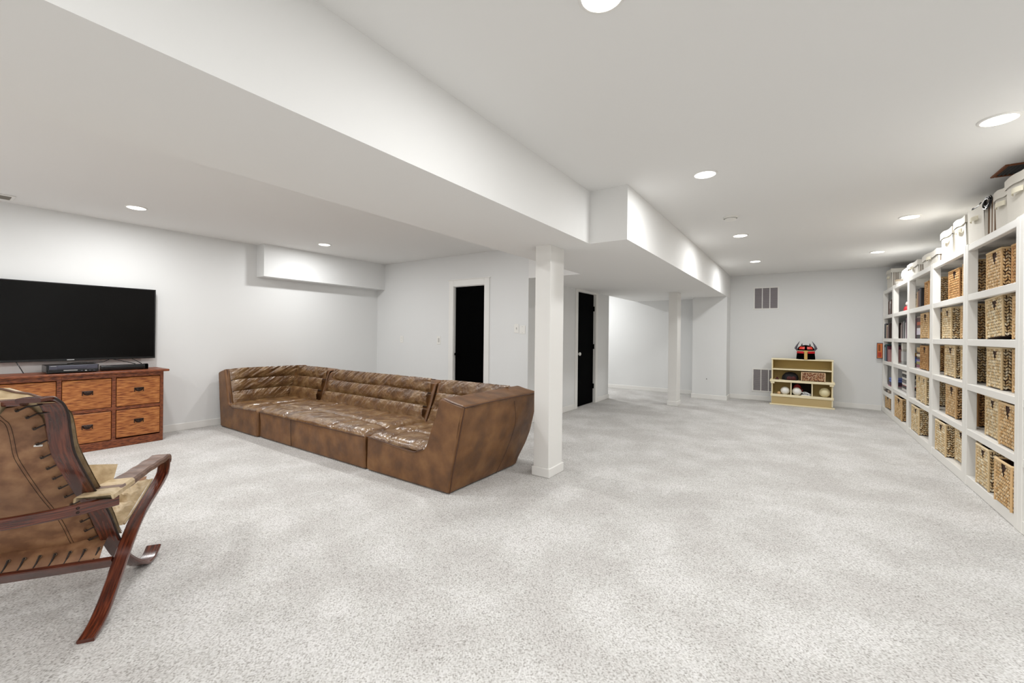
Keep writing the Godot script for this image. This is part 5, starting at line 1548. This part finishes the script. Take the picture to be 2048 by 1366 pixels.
# ------------------------------------------------------------------ vents, switches, detector
func grille(called: String, label: String, o: Vector3, U: Vector3, V: Vector3, N: Vector3, panels: int, slats: int, fr: Material, dark: Material, sl: Material) -> void:
	# framed louvre; o corner, U and V full edges, N out of the wall
	var t := thing(called, label, "vent", o)
	var w := U.length(); var h := V.length()
	var T := Transform3D(Basis(U / w, V / h, N), Vector3.ZERO)
	var e := 0.024
	var b := MB.new()
	for r in [[0.0, w, 0.0, e], [0.0, w, h - e, h], [0.0, e, e, h - e], [w - e, w, e, h - e]]: box(b, Vector3(r[0], r[2], 0.0), Vector3(r[1], r[3], 0.010), 0.003, T)
	obj("frame", b, fr, t)
	b = MB.new(); box(b, Vector3(e, e, 0.0005), Vector3(w - e, h - e, 0.0015), 0, T)
	obj("duct", b, dark, t)
	var pw := (w - 2 * e) / panels
	for k in range(1, panels):
		b = MB.new(); box(b, Vector3(e + pw * k - 0.008, e, 0.0), Vector3(e + pw * k + 0.008, h - e, 0.0085), 0.002, T)
		obj("mullion", b, fr, t)
	var st := (h - 2 * e) / slats
	for k in slats:
		b = MB.new()
		var Q := T * Transform3D(Basis(Vector3.RIGHT, 0.75), Vector3(w / 2, e + st * (k + 0.5), 0.0045))
		box(b, Vector3(-w / 2 + e, -st * 0.36, -0.0006), Vector3(w / 2 - e, st * 0.36, 0.0006), 0, Q)
		obj("slat", b, sl, t)

func plate(label: String, c: Vector3, wd: float, ht: float, style: int, cat := "outlet") -> void:
	var t := thing("wall_switch" if cat == "switch" else ("blank_plate" if cat == "wall plate" else "wall_outlet"), label, cat, c)
	obj("cover_plate", bc(Vector3(0, 0, 0.003), Vector3(wd, ht, 0.006), 0.002), M.white_plastic, t)
	if style == 0:
		for s in [-1.0, 1.0]:
			obj("socket", bc(Vector3(0, s * 0.022, 0.0065), Vector3(0.034, 0.028, 0.003), 0.003), M.white_plastic, t)
			for q in [-0.006, 0.006]: obj("slot", bc(Vector3(q, s * 0.022 + 0.003, 0.0082), Vector3(0.0025, 0.009, 0.0008), 0), M.slot_dark, t)
	elif style == 1:
		obj("bezel", bc(Vector3(0, 0, 0.0065), Vector3(0.012, 0.026, 0.002), 0.001), M.slot_dark, t)
		obj("toggle", bc(Vector3(0, -0.006, 0.013), Vector3(0.008, 0.012, 0.016), 0.002, Transform3D(Basis(Vector3.RIGHT, 0.4), Vector3.ZERO)), M.white_plastic, t)
	elif style == 2:
		obj("rocker", bc(Vector3(0, 0, 0.0065), Vector3(0.034, 0.068, 0.003), 0.002), paint("c6c3be", 0.5), t)
	else:
		for s in [-1.0, 1.0]:
			var b := MB.new()
			lathe(b, [Vector2(0.004, 0.006), Vector2(0.003, 0.0075), Vector2(0.0005, 0.0075)], Transform3D(Basis(Vector3.RIGHT, PI / 2), Vector3(0, s * ht * 0.36, 0)), 8)
			obj("screw", b, M.slot_dark, t)

func small_things() -> void:
	plate("small white outlet on the wall above the sofa, beside the corner", Vector3(-5.724, 1.143, ZB), 0.075, 0.12, 0)
	plate("white plate with grey insert left of the first black door", Vector3(-4.832, 1.143, ZB), 0.08, 0.13, 2, "wall plate")
	plate("white light switch between the first black door and the column", Vector3(-3.312, 1.335, ZB), 0.08, 0.128, 1, "switch")
	plate("blank white plate beside the light switch", Vector3(-3.213, 1.317, ZB), 0.095, 0.118, 3, "wall plate")
	grille("return_vent", "white framed square vent high on the far wall", Vector3(-0.755, 1.79, ZF), Vector3(0.43, 0, 0), Vector3(0, 0.445, 0), Vector3.BACK, 3, 22, M.trim_paint, M.vent_void, paint("a39c9e", 0.5))
	grille("return_vent", "white framed square vent low on the far wall behind the toy shelf", Vector3(-0.765, 0.17, ZF), Vector3(0.43, 0, 0), Vector3(0, 0.46, 0), Vector3.BACK, 3, 22, M.trim_paint, M.vent_void, paint("b5b0b2", 0.5))
	grille("ceiling_vent", "brown framed dark ceiling vent above the shelving", Vector3(SX, CEIL, -4.40), Vector3(0, 0, -0.285), Vector3(0.30, 0, 0), Vector3.DOWN, 1, 12, M.rust_metal, M.vent_dark, paint("121214", 0.6))
	grille("ceiling_vent", "white ceiling vent at the picture edge above the television", Vector3(-6.02, CEIL, -0.60), Vector3(0, 0, 0.36), Vector3(-0.20, 0, 0), Vector3.DOWN, 4, 4, M.trim_paint, M.vent_dark, paint("8a857c", 0.5))
	# smoke detector
	var t := thing("smoke_detector", "round white smoke detector on the ceiling between two lights", "smoke detector", Vector3(-0.594, CEIL, -4.83))
	var b := MB.new()
	lathe(b, [Vector2(0.062, -0.018), Vector2(0.066, -0.014), Vector2(0.068, 0.0)], Transform3D.IDENTITY, 32)
	obj("base", b, M.white_plastic, t)
	b = MB.new()
	lathe(b, [Vector2(0.0005, -0.040), Vector2(0.04, -0.039), Vector2(0.052, -0.033), Vector2(0.055, -0.022), Vector2(0.055, -0.017)], Transform3D.IDENTITY, 32)
	obj("cover", b, M.white_plastic, t)
	b = MB.new()
	lathe(b, [Vector2(0.0562, -0.0195), Vector2(0.0562, -0.0165)], Transform3D.IDENTITY, 32)
	obj("slit", b, M.slot_dark, t)
	# little screw hook left in the jutting wall
	t = thing("wall_hook", "tiny dark screw in the jutting white wall", "screw", Vector3(-1.52, 0.40, -9.12))
	b = MB.new()
	lathe(b, [Vector2(0.009, 0.0), Vector2(0.008, 0.006), Vector2(0.0005, 0.008)], Transform3D(Basis(Vector3.RIGHT, PI / 2), Vector3.ZERO), 10)
	obj("head", b, M.cup_iron, t)
